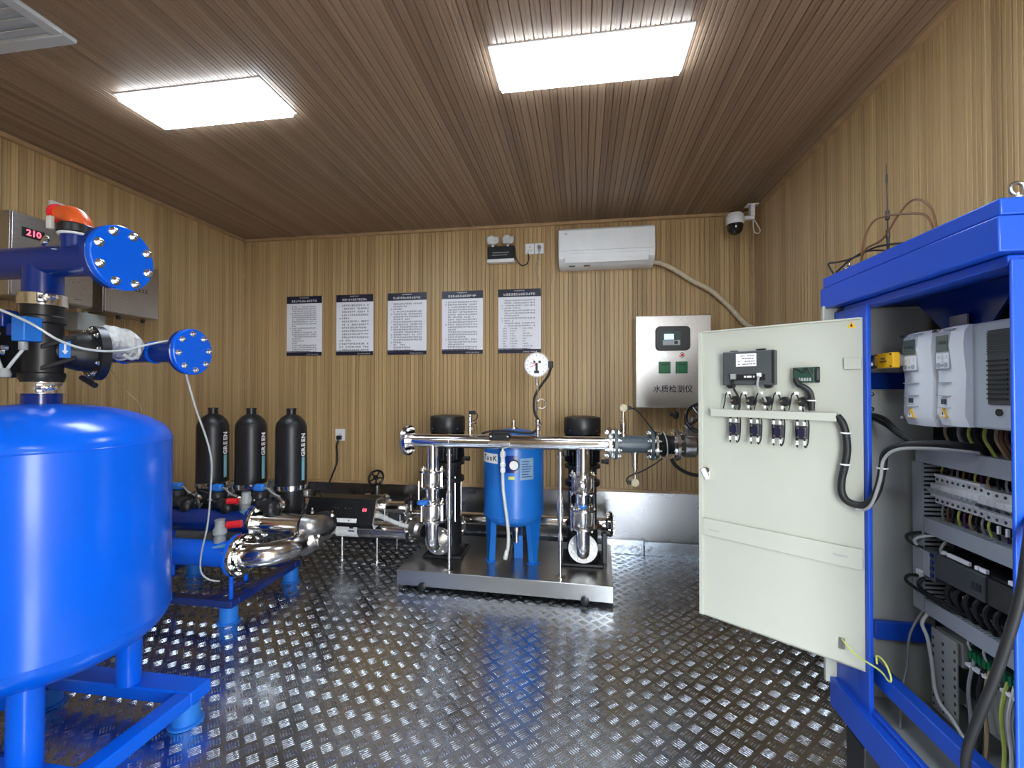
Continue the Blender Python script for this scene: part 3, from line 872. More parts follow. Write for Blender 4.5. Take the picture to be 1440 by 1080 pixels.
MB().lathe([(.013, 0), (.016, .01), (.014, .05), (.011, .06)], (hx + .018, YM - .012, .225), (.2, .05, 1), 12).build('hose_end', 'wrap', t)

# bracket plate on the manifold
t = thing('sensor_bracket', 'dark saddle plate with cable on top of the steel manifold', 'bracket', (-.54, YM, ZM + RM))
MB().box((-.595, YM - .052, ZM + .015), (-.465, YM - .046, ZM + RM + .012)).box((-.595, YM - .052, ZM + RM + .006), (-.465, YM + .06, ZM + RM + .012)).build('saddle', 'iron', t, bevel=.002)
MB().box((-.60, YM - .056, ZM - .012), (-.462, YM - .044, ZM + .0)).build('lower_lip', 'steel_b', t, bevel=.002)
for x in (-.585, -.475):
    inst(bolt_mesh(.005, .005, 0), 'screw', t, (x, YM - .052, ZM + .04), q_to((0, -1, 0)))
MB().tube([(-.66, YM + .03, ZM + .05), (-.60, YM + .03, ZM + .065), (-.50, YM + .03, ZM + .07), (-.40, YM + .02, ZM + .06), (-.32, YM + .01, ZM + .062), (-.29, YM - .01, ZM + .09)], .007, 8).build('cable', 'rubber', t)

# contact pressure gauge
t = thing('pressure_gauge', 'round white dial pressure gauge on a thin pipe above manifold', 'gauge', (-.285, YM, ZM + RM))
g0 = V((-.29, YM - .02, 1.487))
MB().lathe([(.070, .05), (.078, .045), (.078, .008), (.081, .004), (.081, -.004), (.074, -.004)], g0 + V((0, .0065, 0)), (0, 1, .0), 36).build('case', 'steel_b', t)
MB().disc(g0 + V((0, .0015, 0)), (0, -1, 0), .0735, .003, 36, .0005).build('dial', 'white_b', t)
nd = MB()
for a, L, w in ((200, .045, .004), (160, .045, .004), (125, .05, .003)):
    d = V((math.cos(R(a)), 0, math.sin(R(a))))
    nd.obox(g0 + V((0, -.003, 0)) + d * L * .45, (L, .0015, w), d, (0, 1, 0), d.cross(V((0, 1, 0))))
nd.build('needle', 'red', t)
MB().box(g0 + V((-.016, -.004, -.055)), g0 + V((.016, -.002, -.038))).box(g0 + V((-.007, -.004, -.04)), g0 + V((.007, -.002, .012))).box(g0 + V((-.02, -.004, .012)), g0 + V((-.008, -.002, .026))).box(g0 + V((.012, -.004, .01)), g0 + V((.028, -.002, .026))).build('dial_mark', 'black', t)
tk = MB()
for k in range(13):
    a = R(-45 + k * 22.5)
    d = V((math.cos(a), 0, math.sin(a)))
    tk.obox(g0 + V((0, -.0025, 0)) + d * .062, (.012, .001, .0022), d, (0, 1, 0), d.cross(V((0, 1, 0))))
tk.build('dial_ticks', 'ink', t)['kind'] = 'stuff'
MB().box(g0 + V((.072, .0, -.02)), g0 + V((.105, .04, .022))).build('contact_box', 'iron', t, bevel=.004)
MB().lathe([(.012, 0), (.012, .02), (.008, .03), (.008, .05)], g0 + V((0, .02, -.13)), n=12).build('stem', 'castgrey', t)
pts = [(-.287, YM, 1.36), (-.283, YM, 1.31), (-.285, YM, 1.27)]
for k in range(11):
    a = R(150 - k * 36)
    pts.append((-.262 + .030 * math.cos(a), YM - .004 * k / 10, 1.235 + .030 * math.sin(a)))
pts += [(-.29, YM, 1.21), (-.29, YM, 1.16)]
MB().tube(pts, .0042, 8).build('siphon_coil', 'brass', t)
MB().lathe([(.009, 0), (.009, .03), (.018, .035), (.018, .05), (.013, .055), (.013, .08), (.018, .085), (.018, .10), (.006, .105)], (-.285, YM, ZM + RM), n=12).build('cock', 'zinc', t)
MB().cyl((-.285, YM - .01, ZM + RM + .066), (-.26, YM - .02, ZM + RM + .072), .008).build('cock_handle', 'brass', t)
MB().tube([g0 + V((.09, .02, -.02)), (-.215, YM, 1.42), (-.26, YM + .012, 1.36), (-.302, YM + .012, 1.29), (-.312, YM + .012, 1.22), (-.30, YM + .012, 1.16), (-.277, YM + .012, 1.12), (-.278, YM + .01, 1.06)], .008, 8).build('cable', 'rubber', t)

# transmitters
t = thing('pressure_switch', 'small steel pressure switch with black cap near left pump', 'sensor', (-.735, YM, ZM + RM))
MB().lathe([(.008, -.004), (.008, .02), (.016, .024), (.016, .05), (.012, .055), (.012, .085), (.015, .09), (.015, .115), (.010, .12), (.010, .135)], (-.735, YM, ZM + RM), n=14).build('body', 'zinc', t)
MB().box((-.74, YM - .012, ZM + RM + .132), (-.70, YM + .012, ZM + RM + .155)).build('cap', 'black', t, bevel=.003)
MB().tube([(-.705, YM, ZM + RM + .145), (-.685, YM, ZM + RM + .13), (-.692, YM, ZM + RM + .10), (-.715, YM, ZM + RM + .09)], .0035, 6).build('cable', 'rubber', t)
MB().cyl((-.72, YM - .012, ZM + RM + .07), (-.69, YM - .03, ZM + RM + .075), .007).build('side_port', 'brass', t)
MB().cyl((-.72, YM - .012, ZM + RM + .04), (-.698, YM - .03, ZM + RM + .035), .006).build('bleed_screw', 'brass', t)

# grey spool with sensors
t = thing('grey_pipe_spool', 'short dark grey flanged plastic pipe right of the steel manifold', 'pipe', (.3, YM, ZM))
MB().cyl((.20, YM, ZM), (.435, YM, ZM), .054, n=28).build('pipe', 'grey_pvc', t)
flange(t, 'flange', (.198, YM, ZM), (1, 0, 0), .098, .02, 'grey_pvc', 8, .078, .011, .016)
flange(t, 'flange', (.415, YM, ZM), (1, 0, 0), .098, .02, 'grey_pvc', 8, .078, .011, .016)
MB().lathe([(.022, -.006), (.022, .012), (.016, .014), (.02, .05), (.022, .055), (.017, .09), (.012, .1), (.010, .155)], (.255, YM, ZM + .054), n=14).build('upper_adapter', 'brass', t)
MB().lathe([(.022, -.006), (.022, .02), (.017, .022), (.02, .06), (.015, .10), (.011, .11), (.009, .17)], (.325, YM, ZM - .054), (0, 0, -1), 14).build('lower_adapter', 'brass', t)
def head(c, dirx, label, pts):
    t = thing('probe_head', label, 'sensor', c)
    MB().lathe([(.022, -.016), (.025, -.012), (.025, .012), (.022, .016)], c, (0, -1, 0), 20).build('body', 'ivory', t)
    MB().box(V(c) + V((dirx * .034 - .014, -.01, -.011)), V(c) + V((dirx * .034 + .014, .01, .011))).build('plug', 'rubber', t, bevel=.003)
    MB().tube(pts, .0042, 8).build('cable', 'rubber', t)
head((.256, YM, 1.212), 1, 'cream round probe head above the grey pipe', [(.30, YM, 1.212), (.34, YM, 1.195), (.40, YM - .02, 1.12), (.45, YM - .06, 1.05), (.49, YM - .075, 1.01)])
head((.326, YM, .745), -1, 'cream round probe head hanging below the grey pipe', [(.285, YM, .745), (.272, YM, .755), (.29, YM - .01, .785), (.36, YM - .03, .82), (.43, YM - .06, .87), (.48, YM - .07, .91)])
# rubber joint
t = thing('rubber_joint', 'black rubber expansion joint with white cable tie', 'pipe joint', (.5, YM, ZM))
MB().lathe([(.056, 0), (.058, .02), (.075, .045), (.058, .07), (.056, .10)], (.45, YM, ZM), (1, 0, 0), 28).build('bellows', 'rubber', t)
flange(t, 'flange', (.442, YM, ZM), (1, 0, 0), .094, .016, 'zinc', 8, .076, .010, .014, False)
flange(t, 'flange', (.55, YM, ZM), (1, 0, 0), .094, .016, 'zinc', 8, .076, .010, .014, False)
MB().torus((.50, YM, ZM), (1, .1, .08), .079, .0035, 28, 6).build('cable_tie', 'wcable', t)
# gate valve with handwheel
t = thing('gate_valve', 'cast steel gate valve with black handwheel beside the cabinet door', 'valve', (.66, YM, ZM))
MB().lathe([(.055, 0), (.055, .03), (.075, .05), (.075, .11), (.055, .13), (.055, .18)], (.568, YM, ZM), (1, 0, 0), 24).build('body', 'castgrey', t)
flange(t, 'flange', (.568, YM, ZM), (1, 0, 0), .096, .018, 'castgrey', 8, .077, .010, .014)
flange(t, 'flange', (.73, YM, ZM), (1, 0, 0), .096, .018, 'castgrey', 8, .077, .010, .014)
MB().box((.62, YM - .05, ZM + .05), (.70, YM + .05, ZM + .12)).build('bonnet', 'castgrey', t, bevel=.01)
MB().cyl((.655, YM - .02, ZM + .11), (.655, YM - .07, ZM + .185), .018).build('stem', 'castgrey', t)
w = V((.69, YM - .11, ZM + .175)); wa = V((-.25, -1, .2)).normalized()
hw = MB().torus(w, wa, .082, .011, 32, 10)
a, uu, ww = frame_of(wa)
for k in range(4):
    d = uu * math.cos(k * PI / 2 + .6) + ww * math.sin(k * PI / 2 + .6)
    hw.cyl(w, w + d * .08, .008, n=8)
hw.disc(w - wa * .012, wa, .022, .028, 16)
hw.build('handwheel', 'black_g', t)
MB().lathe([(.02, 0), (.024, .008), (.024, .025), (.012, .03), (.012, .05)], (.575, YM - .06, ZM + .185), (-1, 0, .15), 12).build('indicator_knob', 'black', t)
MB().tube([(.53, YM - .07, ZM - .075), (.56, YM - .08, ZM - .12), (.63, YM - .08, ZM - .16), (.72, YM - .08, ZM - .17), (.82, YM - .06, ZM - .15), (.95, YM, ZM - .11)], .011, 10).build('cable', 'rubber', t)
MB().cyl((.745, YM, ZM), (1.33, YM, ZM), .052, n=24).build('outlet_pipe', 'steel', t)

# ------------------------------------------------------------------ ultraviolet tube and valves left of the skid
t = thing('uv_steriliser', 'steel ultraviolet tube with white label left of the pump skid', 'steriliser', (-1.6, 3.32, 0))
YU, ZU = 3.32, .245
MB().cyl((-1.98, YU, ZU), (-1.30, YU, ZU), .062, n=28).build('tube', 'steel', t)
flange(t, 'end_flange', (-1.305, YU, ZU), (1, 0, 0), .088, .022, 'iron', 8, .07, .009, .014)
flange(t, 'inlet_flange', (-1.96, YU, ZU), (-1, 0, 0), .088, .022, 'castgrey', 8, .07, .009, .014)
MB().lathe([(.022, 0), (.022, .008), (.009, .012), (.009, .185)], (-1.57, YU, .0017), n=12).build('leg', 'steel', t)
MB().lathe([(.022, 0), (.022, .008), (.009, .012), (.009, .185)], (-1.86, YU, .0017), n=12).build('leg', 'steel', t)
MB().cyl((-1.40, YU - .02, .11), (-1.40, YU - .02, .19), .006).build('drain', 'zinc', t)
lb = MB(); n = 12; vs = []
for rr in (.0624, .0634):
    for x in (-1.885, -1.705):
        for k in range(n + 1):
            a = R(60 - 120 * k / n)
            vs.append((x, YU - rr * math.cos(a), ZU + rr * math.sin(a)))
m1 = n + 1; fs = []
for k in range(n):
    fs += [(k, k + 1, m1 + k + 1, m1 + k), (2 * m1 + k, 3 * m1 + k, 3 * m1 + k + 1, 2 * m1 + k + 1)]
lb.add(vs, fs).build('white_label', 'white_b', t)
MB().box((-1.765, YU - .0655, ZU + .018), (-1.735, YU - .058, ZU + .045)).box((-1.775, YU - .067, ZU - .005), (-1.725, YU - .06, ZU + .004)).build('label_mark', 'ink', t)
# its control box
t = thing('uv_control_box', 'dark sloping control box with red digits above the steel tube', 'control box', (-1.75, 3.3, .31))
pr = [(-.10, .33), (-.085, .30), (.10, .30), (.10, .50), (-.035, .50)]
MB().prism(pr, (-2.08, 3.26, 0), (0, 1, 0), (0, 0, 1), (1, 0, 0), .55).build('case', 'iron', t, bevel=.003)
MB().prism([(a * 1.0, b) for a, b in [(-.104, .325), (-.088, .295), (.104, .295), (.104, .505), (-.039, .505)]], (-1.53, 3.26, 0), (0, 1, 0), (0, 0, 1), (1, 0, 0), .006).build('end_trim', 'steel', t)
sl = V((0, .065, .17)).normalized(); nn = V((0, -.17, .065)).normalized()
def face(x, k):  # point on the sloping front
    return V((x, 3.16 + .065 * k, .33 + .17 * k)) + nn * .0008
MB().obox(face(-1.805, .12), (.29, .03, .002), (1, 0, 0), sl, nn).build('white_strip', 'white_b', t)
for x in (-1.93, -1.915, -1.86, -1.72):
    MB().obox(face(x, .12) + nn * .001, (.008, .012, .0015), (1, 0, 0), sl, nn).build('strip_mark', 'ink', t)
for x in (-1.885, -1.865, -1.845, -1.825, -1.765, -1.73, -1.715):
    MB().lathe([(.006, 0), (.005, .004)], face(x, .60), nn, 10).build('indicator', 'zinc', t)
d = MB().obox(face(-1.61, .55), (.065, .055, .003), (1, 0, 0), sl, nn).build('display', 'black', t)
text('00', 'display_digits', 'led_red', d, face(-1.61, .55) + nn * .0025, (1, 0, 0), sl, .036)
MB().tube([(-1.96, 3.2, .50), (-2.0, 3.22, .55), (-2.05, 3.25, .53), (-2.08, 3.3, .45)], .006, 6).build('cable', 'rubber', t)
# wrapped hose to the valve
h = thing('wrapped_hose', 'white wrapped sleeve with cable ties beside the sloping control box', 'hose', (-1.4, 3.25, .36))
MB().tube([(-1.525, 3.22, .385), (-1.47, 3.21, .375), (-1.38, 3.2, .345), (-1.27, 3.2, .315)], .020, 10, r_end=.014).build('sleeve', 'wrap', h)
for x, z in ((-1.45, .37), (-1.33, .333)):
    MB().torus((x, 3.208, z), (1, 0, -.3), .021, .003, 16, 6).box((x - .003, 3.19, z), (x + .003, 3.194, z + .07)).build('cable_tie', 'wcable', h)
# butterfly / ball valve before the left pump
t = thing('inlet_valve', 'cast steel ball valve with black knob left of left pump', 'valve', (-1.21, 3.3, .2))
MB().lathe([(.045, 0), (.045, .02), (.068, .035), (.068, .10), (.05, .12), (.05, .15)], (-1.29, 3.30, .30), (1, -.45, -.12), 24).build('body', 'castgrey', t)
MB().cyl((-1.30, 3.33, .40), (-1.30, 3.33, .46), .018).build('stem', 'castgrey', t)
MB().lathe([(.03, 0), (.05, .008), (.05, .035), (.03, .05), (.018, .052), (.018, .075)], (-1.30, 3.33, .45), n=16).build('knob', 'black', t)
flange(t, 'flange', (-1.27, 3.29, .297), (-1, .45, .12), .085, .016, 'castgrey', 8, .066, .009, .012)
# gate valve with wheel behind the control box
t = thing('wheel_valve', 'small gate valve with black handwheel behind the sloping box', 'valve', (-1.66, 3.55, .3))
MB().cyl((-2.35, 3.55, .36), (-1.36, 3.55, .36), .05, n=24).build('pipe', 'steel', t)
MB().lathe([(.05, 0), (.075, .02), (.075, .12), (.05, .14)], (-1.75, 3.55, .36), (1, 0, 0), 20).build('body', 'castgrey', t)
flange(t, 'flange', (-1.62, 3.55, .37), (1, 0, 0), .095, .018, 'castgrey', 8, .075, .010, .014)
flange(t, 'flange', (-1.76, 3.55, .37), (-1, 0, 0), .095, .018, 'castgrey', 8, .075, .010, .014)
MB().lathe([(.045, .42), (.045, .45), (.02, .46), (.02, .56)], (-1.68, 3.55, 0), n=14).build('bonnet', 'castgrey', t)
w = V((-1.68, 3.53, .60)); wa = V((0, -.75, .45)).normalized()
a, uu, ww = frame_of(wa)
hw = MB().torus(w, wa, .062, .009, 28, 8)
for k in range(5):
    d = uu * math.cos(k * 2 * PI / 5) + ww * math.sin(k * 2 * PI / 5)
    hw.cyl(w, w + d * .06, .006, n=8)
hw.disc(w - wa * .01, wa, .02, .022, 14)
hw.build('handwheel', 'black_g', t)
flange(t, 'flange', (-1.40, 3.55, .36), (1, 0, 0), .09, .018, 'castgrey', 8, .07, .010, .014)
# ------------------------------------------------------------------ big blue filter tank on the left
BX, BY, BR = -1.90, 1.34, .375
t = thing('filter_tank', 'big glossy blue filter tank on a blue leg frame', 'tank', (BX, BY, 0))
prof = []
for k in range(11):
    a = PI / 2 * k / 10
    prof.append((BR * math.sin(a), .50 - .15 * math.cos(a)))
prof += [(BR, .505), (BR, 1.135)]
for k in range(1, 11):
    a = PI / 2 * k / 10
    prof.append((BR * math.cos(a), 1.135 + .145 * math.sin(a)))
MB().lathe(prof, (BX, BY, 0), n=72, cap=False).build('shell', 'blue', t, smooth=60)
for z in (.50, 1.138):
    MB().torus((BX, BY, z), (0, 0, 1), BR - .0005, .0028, 64, 6).build('weld_seam', 'blue', t)
MB().lathe([(.054, 1.25), (.054, 1.335)], (BX, BY, 0), n=28).build('neck', 'blue_d', t)
for a in (74, -41, 195):
    p = V((BX + .27 * math.cos(R(a)), BY + .27 * math.sin(R(a)), 0))
    MB().cyl(p + V((0, 0, .138)), p + V((0, 0, .50)), .043, n=24).build('leg', 'blue', t)
fr = MB()
x0, x1, y0, y1 = -2.28, -1.515, 1.0, 1.675
def channel(b, lo, hi):
    b.box(lo, hi)
for nm, lo, hi in (('base_beam', (x0, y1 - .10, .085), (x1, y1, .138)), ('base_beam', (x0, y0, .085), (x1, y0 + .10, .138)), ('base_beam', (x1 - .065, y0 + .10, .085), (x1, y1 - .10, .138)), ('base_beam', (x0, y0 + .10, .085), (x0 + .065, y1 - .10, .138)), ('base_beam', (x0 + .065, BY - .24, .085), (x1 - .065, BY - .12, .138))):
    MB().box(lo, hi).build(nm, 'blue', t, bevel=.006)
for x in (x0 + .05, x1 - .05):
    for y in (y0 + .06, y1 - .07):
        MB().lathe([(.062, .0017), (.062, .01), (.05, .012), (.05, .084)], (x, y, 0), n=24).build('foot', 'blue_p', t)
# upper header pipe
ZH = 1.782
t = thing('upper_header', 'thick dark blue header pipe with big bolted blind flange', 'pipe', (-1.9, BY, ZH))
MB().cyl((-3.05, BY, ZH), (-1.60, BY, ZH), .055, n=32).build('pipe', 'blue_d', t)
MB().cyl((BX, BY, ZH), (BX, BY, 1.662), .055, n=28).build('branch', 'blue_d', t)
f = flange(t, 'flange', (-1.612, BY, ZH), (1, 0, 0), .108, .022, 'blue_d', 8, .088, .0001, .0001, False)
for c in list(f.children): bpy.data.objects.remove(c)
bolts(f, (-1.612, BY, ZH), (-1, 0, 0), .09, 8, .0095, .012, PI / 8, .3)
bf = MB().disc((-1.588, BY, ZH), (1, 0, 0), .110, .024, 48, .003).build('blind_flange', 'blue', t)
bolts(bf, (-1.564, BY, ZH), (1, 0, 0), .09, 8, .0115, .014, PI / 8 + .05, .35)
MB().cyl((-1.762, BY, ZH + .03), (-1.762, BY, 1.868), .043, n=24).build('vent_stub', 'blue_d', t)
MB().lathe([(.047, 0), (.05, .003), (.05, .007)], (-1.762, BY, 1.866), n=24).build('stub_rim', 'white_b', t)
# orange air release valve
t = thing('air_valve', 'orange elbow-shaped air release valve on the blue header', 'valve', (-1.762, BY, 1.873))
MB().lathe([(.044, 0), (.052, .004), (.052, .028), (.046, .034)], (-1.762, BY, 1.8735), n=24).build('base_ring', 'black', t)
pts = [(-1.755, BY, 1.90), (-1.755, BY, 1.915), (-1.768, BY, 1.935), (-1.795, BY, 1.948), (-1.83, BY, 1.952)]
MB().tube(pts, .043, 20, sub=4, r_end=.027).build('elbow', 'orange', t)
MB().ringd((-1.845, BY, 1.952), (1, 0, 0), .016, .034, .012, 20).build('mouth_ring', 'red', t)
MB().disc((-1.836, BY, 1.952), (1, 0, 0), .02, .003, 16).build('mouth_screen', 'black', t)
MB().box((-1.845, BY - .035, 1.89), (-1.825, BY - .02, 1.935)).build('side_clip', 'wcable', t, bevel=.003)
tb = MB().lathe([(.017, 0), (.019, .004), (.019, .012), (.012, .014)], (-1.835, BY - .035, 1.842), (-.4, -1, .3), 16).build('test_plug', 'zinc', t)
# clamps
def clamp(z, label):
    t = thing('pipe_clamp', label, 'clamp', (BX, BY, z))
    MB().ringd((BX, BY, z - .02), (0, 0, 1), .0555, .066, .04, 32).build('band', 'zinc', t)
    for s in (1, -1):
        e = V((BX + s * .07 * .75, BY - s * .07 * .66, z))
        MB().obox(e + V((s * .012, -.004, 0)), (.035, .022, .034), (.75, -.66, 0), (.66, .75, 0), (0, 0, 1)).build('ear', 'castgrey', t, bevel=.004)
    e = V((BX + .075, BY - .035, z))
    MB().cyl(e - V((.0, .03, 0)), e + V((.05, -.012, 0)), .007, n=10).build('clamp_bolt', 'zinc', t)
    inst(bolt_mesh(.011, .016, .6), 'nut', t, e + V((.02, -.02, 0)), q_to((1, -.2, 0)))
clamp(1.645, 'steel pipe clamp under the upper blue header')
clamp(1.335, 'steel pipe clamp on the neck of the big blue tank')
# black multiport valve
t = thing('backwash_valve', 'black plastic three-way valve on top of the big blue tank', 'valve', (BX, BY, 1.33))
MB().lathe([(.057, 1.335), (.057, 1.36), (.062, 1.37), (.062, 1.385), (.056, 1.39), (.056, 1.56), (.062, 1.565), (.062, 1.585), (.057, 1.59), (.057, 1.645)], (BX, BY, 0), n=32).build('body', 'black', t)
c = V((BX, BY, 1.468)); ca = V((.35, .94, 0)).normalized(); cn = V((.90, -.40, 0)).normalized(); ct = V((.4, .9, 0)).normalized()
MB().lathe([(.05, 0), (.055, .05), (.070, .09), (.074, .13)], c, ca, 32).build('chamber', 'black', t)
cf = MB().lathe([(.098, 0), (.104, .004), (.104, .016), (.104, .032), (.096, .036), (.05, .044)], c + ca * .13, ca, 36).build('chamber_flange', 'black', t)
bolts(cf, c + ca * .13, -ca, .088, 10, .0075, .010, .15, .2)
for z in (.03, -.045):
    MB().obox(c + ca * .03 + cn * .058 + V((0, 0, z)), (.10, .012, .016), ct + V((0, 0, .45)), cn, (0, 0, 1)).build('rib', 'black', t, bevel=.003)
pc = c + ca * .045 + cn * .0625
st = MB().obox(pc + V((0, 0, .004)), (.03, .003, .06), ct, cn, (0, 0, 1)).build('arrow_sticker', 'blue_p', t)
MB().prism([(-.003, .02), (-.003, -.004), (-.009, -.004), (0, -.018), (.009, -.004), (.003, -.004), (.003, .02)], pc + cn * .0016 + V((0, 0, .004)), ct, (0, 0, 1), cn, .001).build('arrow', 'inkw', st)
MB().cyl(c + ca * .10 + cn * .03 + V((0, 0, -.095)), c + ca * .12 + cn * .10 + V((0, 0, -.125)), .010).build('drain_stub', 'black', t)
MB().lathe([(.09, 0), (.098, .006), (.098, .03), (.06, .05)], c + V((-.10, -.02, 0)), (-1, -.1, 0), 32).build('rear_chamber', 'black', t)
# solenoid with tubing
t = thing('pilot_solenoid', 'bright blue solenoid block with clear tubes on black valve', 'solenoid', (-1.865, 1.26, 1.49))
MB().box((-1.895, 1.245, 1.492), (-1.842, 1.30, 1.575)).build('coil', 'blue_p', t, bevel=.004)
MB().box((-1.925, 1.25, 1.51), (-1.893, 1.29, 1.555)).build('connector', 'blue_d', t, bevel=.004)
MB().box((-1.97, 1.24, 1.54), (-1.925, 1.29, 1.60)).build('pilot_block', 'blue_d', t, bevel=.006)
MB().cyl((-1.868, 1.262, 1.463), (-1.868, 1.262, 1.49), .012).build('fitting', 'grey_l', t)
for x, z in ((-1.92, 1.47), (-1.935, 1.455)):
    MB().lathe([(.011, 0), (.008, .012)], (x, 1.25, z), (0, -1, 0), 12).build('screw', 'zinc', t)
MB().tube([(-1.868, 1.262, 1.465), (-1.885, 1.25, 1.43), (-1.905, 1.245, 1.40)], .005, 8).build('short_tube', 'clear', t)
MB().tube([(-1.935, 1.235, 1.52), (-1.93, 1.225, 1.47), (-1.92, 1.225, 1.43), (-1.918, 1.235, 1.395)], .008, 8).build('bent_tube', 'clear', t)
MB().lathe([(.016, 0), (.018, .01), (.012, .03)], (-1.912, 1.24, 1.37), n=12).build('tee_fitting', 'grey_l', t)
MB().tube([(-1.99, 1.22, 1.60), (-1.93, 1.20, 1.605), (-1.86, 1.20, 1.585), (-1.80, 1.24, 1.545), (-1.77, 1.29, 1.50), (-1.75, 1.35, 1.475), (-1.74, 1.42, 1.47), (-1.74, 1.50, 1.48), (-1.75, 1.58, 1.505), (-1.74, 1.66, 1.53), (-1.72, 1.70, 1.54), (-1.70, 1.71, 1.53)], .0042, 8).build('pilot_tube', 'clear', t)
# lower header
ZL, YL = 1.491, 1.73
t = thing('lower_header', 'thinner blue header pipe ending in a small bolted flange', 'pipe', (-1.9, YL, ZL))
MB().cyl((-3.05, YL, ZL), (-1.69, YL, ZL), .044, n=28).build('pipe', 'blue_d', t)
fo = MB().disc((-1.702, YL, ZL), (1, 0, 0), .097, .018, 40, .003).build('flange', 'blue_d', t)
bolts(fo, (-1.702, YL, ZL), (-1, 0, 0), .078, 8, .008, .011, .1, .3)
bf = MB().disc((-1.682, YL, ZL), (1, 0, 0), .099, .02, 44, .003).build('blind_flange', 'blue', t)
bolts(bf, (-1.662, YL, ZL), (1, 0, 0), .078, 8, .0095, .013, .1, .35)
for x in (-2.02, -1.86):
    MB().ringd((x, YL, ZL), (1, 0, 0), .044, .049, .012, 24).build('joint_ring', 'blue', t)
# bubble wrapped coupling between valve and lower header
t = thing('wrapped_coupling', 'coupling bundled in clear bubble wrap behind the black valve', 'coupling', (BX, 1.56, 1.45))
b = MB(); n, m = 26, 18; vs = []; fs = []
rnd = random.Random(5)
for i in range(n + 1):
    s = i / n
    y = 1.49 + s * .165
    r = .048 + .016 * math.sin(PI * s) + .006 * math.sin(9 * s)
    for k in range(m):
        a = 2 * PI * k / m
        rr = r * (1 + .07 * math.sin(5 * a + 7 * s) + rnd.uniform(-.05, .05))
        vs.append((BX + .02 + rr * math.cos(a), y, 1.505 + .02 * math.sin(PI * s) + rr * math.sin(a)))
for i in range(n):
    for k in range(m):
        fs.append((i * m + k, i * m + (k + 1) % m, (i + 1) * m + (k + 1) % m, (i + 1) * m + k))
b.add(vs, fs).build('wrap', 'wrap', t)
MB().tube([(BX + .055, 1.58, 1.47), (BX + .075, 1.60, 1.455), (BX + .085, 1.62, 1.48), (BX + .075, 1.62, 1.53)], .007, 8).build('loose_fold', 'wrap', t)
MB().torus((BX + .02, 1.60, 1.512), (0, 1, 0), .062, .004, 24, 6).build('tape_band', 'wcable', t)

# boxes on the left wall
def side_box(name, x1, y0, y1, z0, z1, label, cat):
    t = thing(name, label, cat, (XL + .01, (y0 + y1) / 2, z0))
    MB().box((XL + .009, y0, z0), (x1, y1, z1)).build('enclosure', 'steel_b', t, bevel=.003)
    MB().box((x1, y0 + .003, z0 + .004), (x1 + .012, y1 - .003, z1 - .004)).build('door', 'steel_b', t, bevel=.003)
    return t
t = side_box('wall_controller', -2.91, 1.90, 2.30, 1.817, 2.256, 'stainless control box with red digits on the left wall', 'control box')
d = MB().box((-2.898, 1.945, 2.132), (-2.893, 2.045, 2.182)).build('display', 'black', t, bevel=.001)
text('210', 'display_digits', 'led_red', d, (-2.8922, 1.995, 2.157), (0, 1, 0), (0, 0, 1), .045, bold=.001)
t = side_box('wall_terminal_box', -2.962, 2.406, 2.775, 1.815, 2.17, 'stainless junction box with dark lettering on the left wall', 'junction box')
gl = MB(); rnd = random.Random(3)
for k in range(9):
    y = 2.48 + k * .024
    z = 1.985
    gl.box((-2.95, y, z), (-2.9492, y + .018, z + .004)).box((-2.95, y + .002, z + .014), (-2.9492, y + .016, z + .018)).box((-2.95, y + .006 + .004 * rnd.random(), z - .004), (-2.9492, y + .011, z + .022))
gl.build('lettering', 'ink', t)['kind'] = 'stuff'
for y in (2.56, 2.73):
    MB().lathe([(.012, 0), (.012, .02), (.007, .025)], (-3.03, y, 1.815), (0, 0, -1), 10).build('gland', 'black', t)
t = thing('cable_entry_box', 'plain grey box on left wall below the red digit controller', 'junction box', (XL + .01, 2.4, 1.69))
MB().box((XL + .009, 2.31, 1.69), (-3.02, 2.47, 1.80)).build('case', 'panelpaint', t, bevel=.004)
MB().cyl((-3.07, 2.39, 1.80), (-3.07, 2.39, 1.815), .012).build('conduit', 'gcable', t)
t = thing('side_socket', 'pale wall socket above the red digit controller', 'socket', (XL, 2.26, 2.36))
MB().box((XL + .008, 2.22, 2.365), (XL + .03, 2.30, 2.45)).build('plate', 'white', t, bevel=.004)
MB().box((XL + .03, 2.245, 2.385), (XL + .055, 2.275, 2.42)).build('plug', 'black', t, bevel=.006)
MB().tube([(XL + .05, 2.26, 2.385), (XL + .07, 2.26, 2.34), (XL + .05, 2.26, 2.28), (XL + .06, 2.26, 2.24)], .005, 6).build('lead', 'rubber', t)
# thin sampling tube dropping from the lower flange to the filter header
h = MB().tube([(-1.70, 1.73, 1.395), (-1.72, 1.80, 1.25), (-1.76, 1.93, 1.02), (-1.84, 2.02, .82), (-1.93, 2.10, .62), (-2.02, 2.16, .45), (-2.05, 2.19, .34), (-2.03, 2.22, .285), (-1.98, 2.24, .27)], .0042, 8)
tag(h.build('sampling_tube', 'clear', None), 'thin pale tube hanging from small flange down to filter pipes', 'tube')
wv = MB().tube([(-2.25, 1.76, 1.455), (-2.25, 1.85, 1.44), (-2.27, 1.95, 1.33), (-2.23, 2.0, 1.24), (-2.24, 2.02, 1.1)], .003, 5)
tag(wv.build('hanging_wire', 'tanwire', None), 'thin brown wire dangling behind the black valve', 'wire')
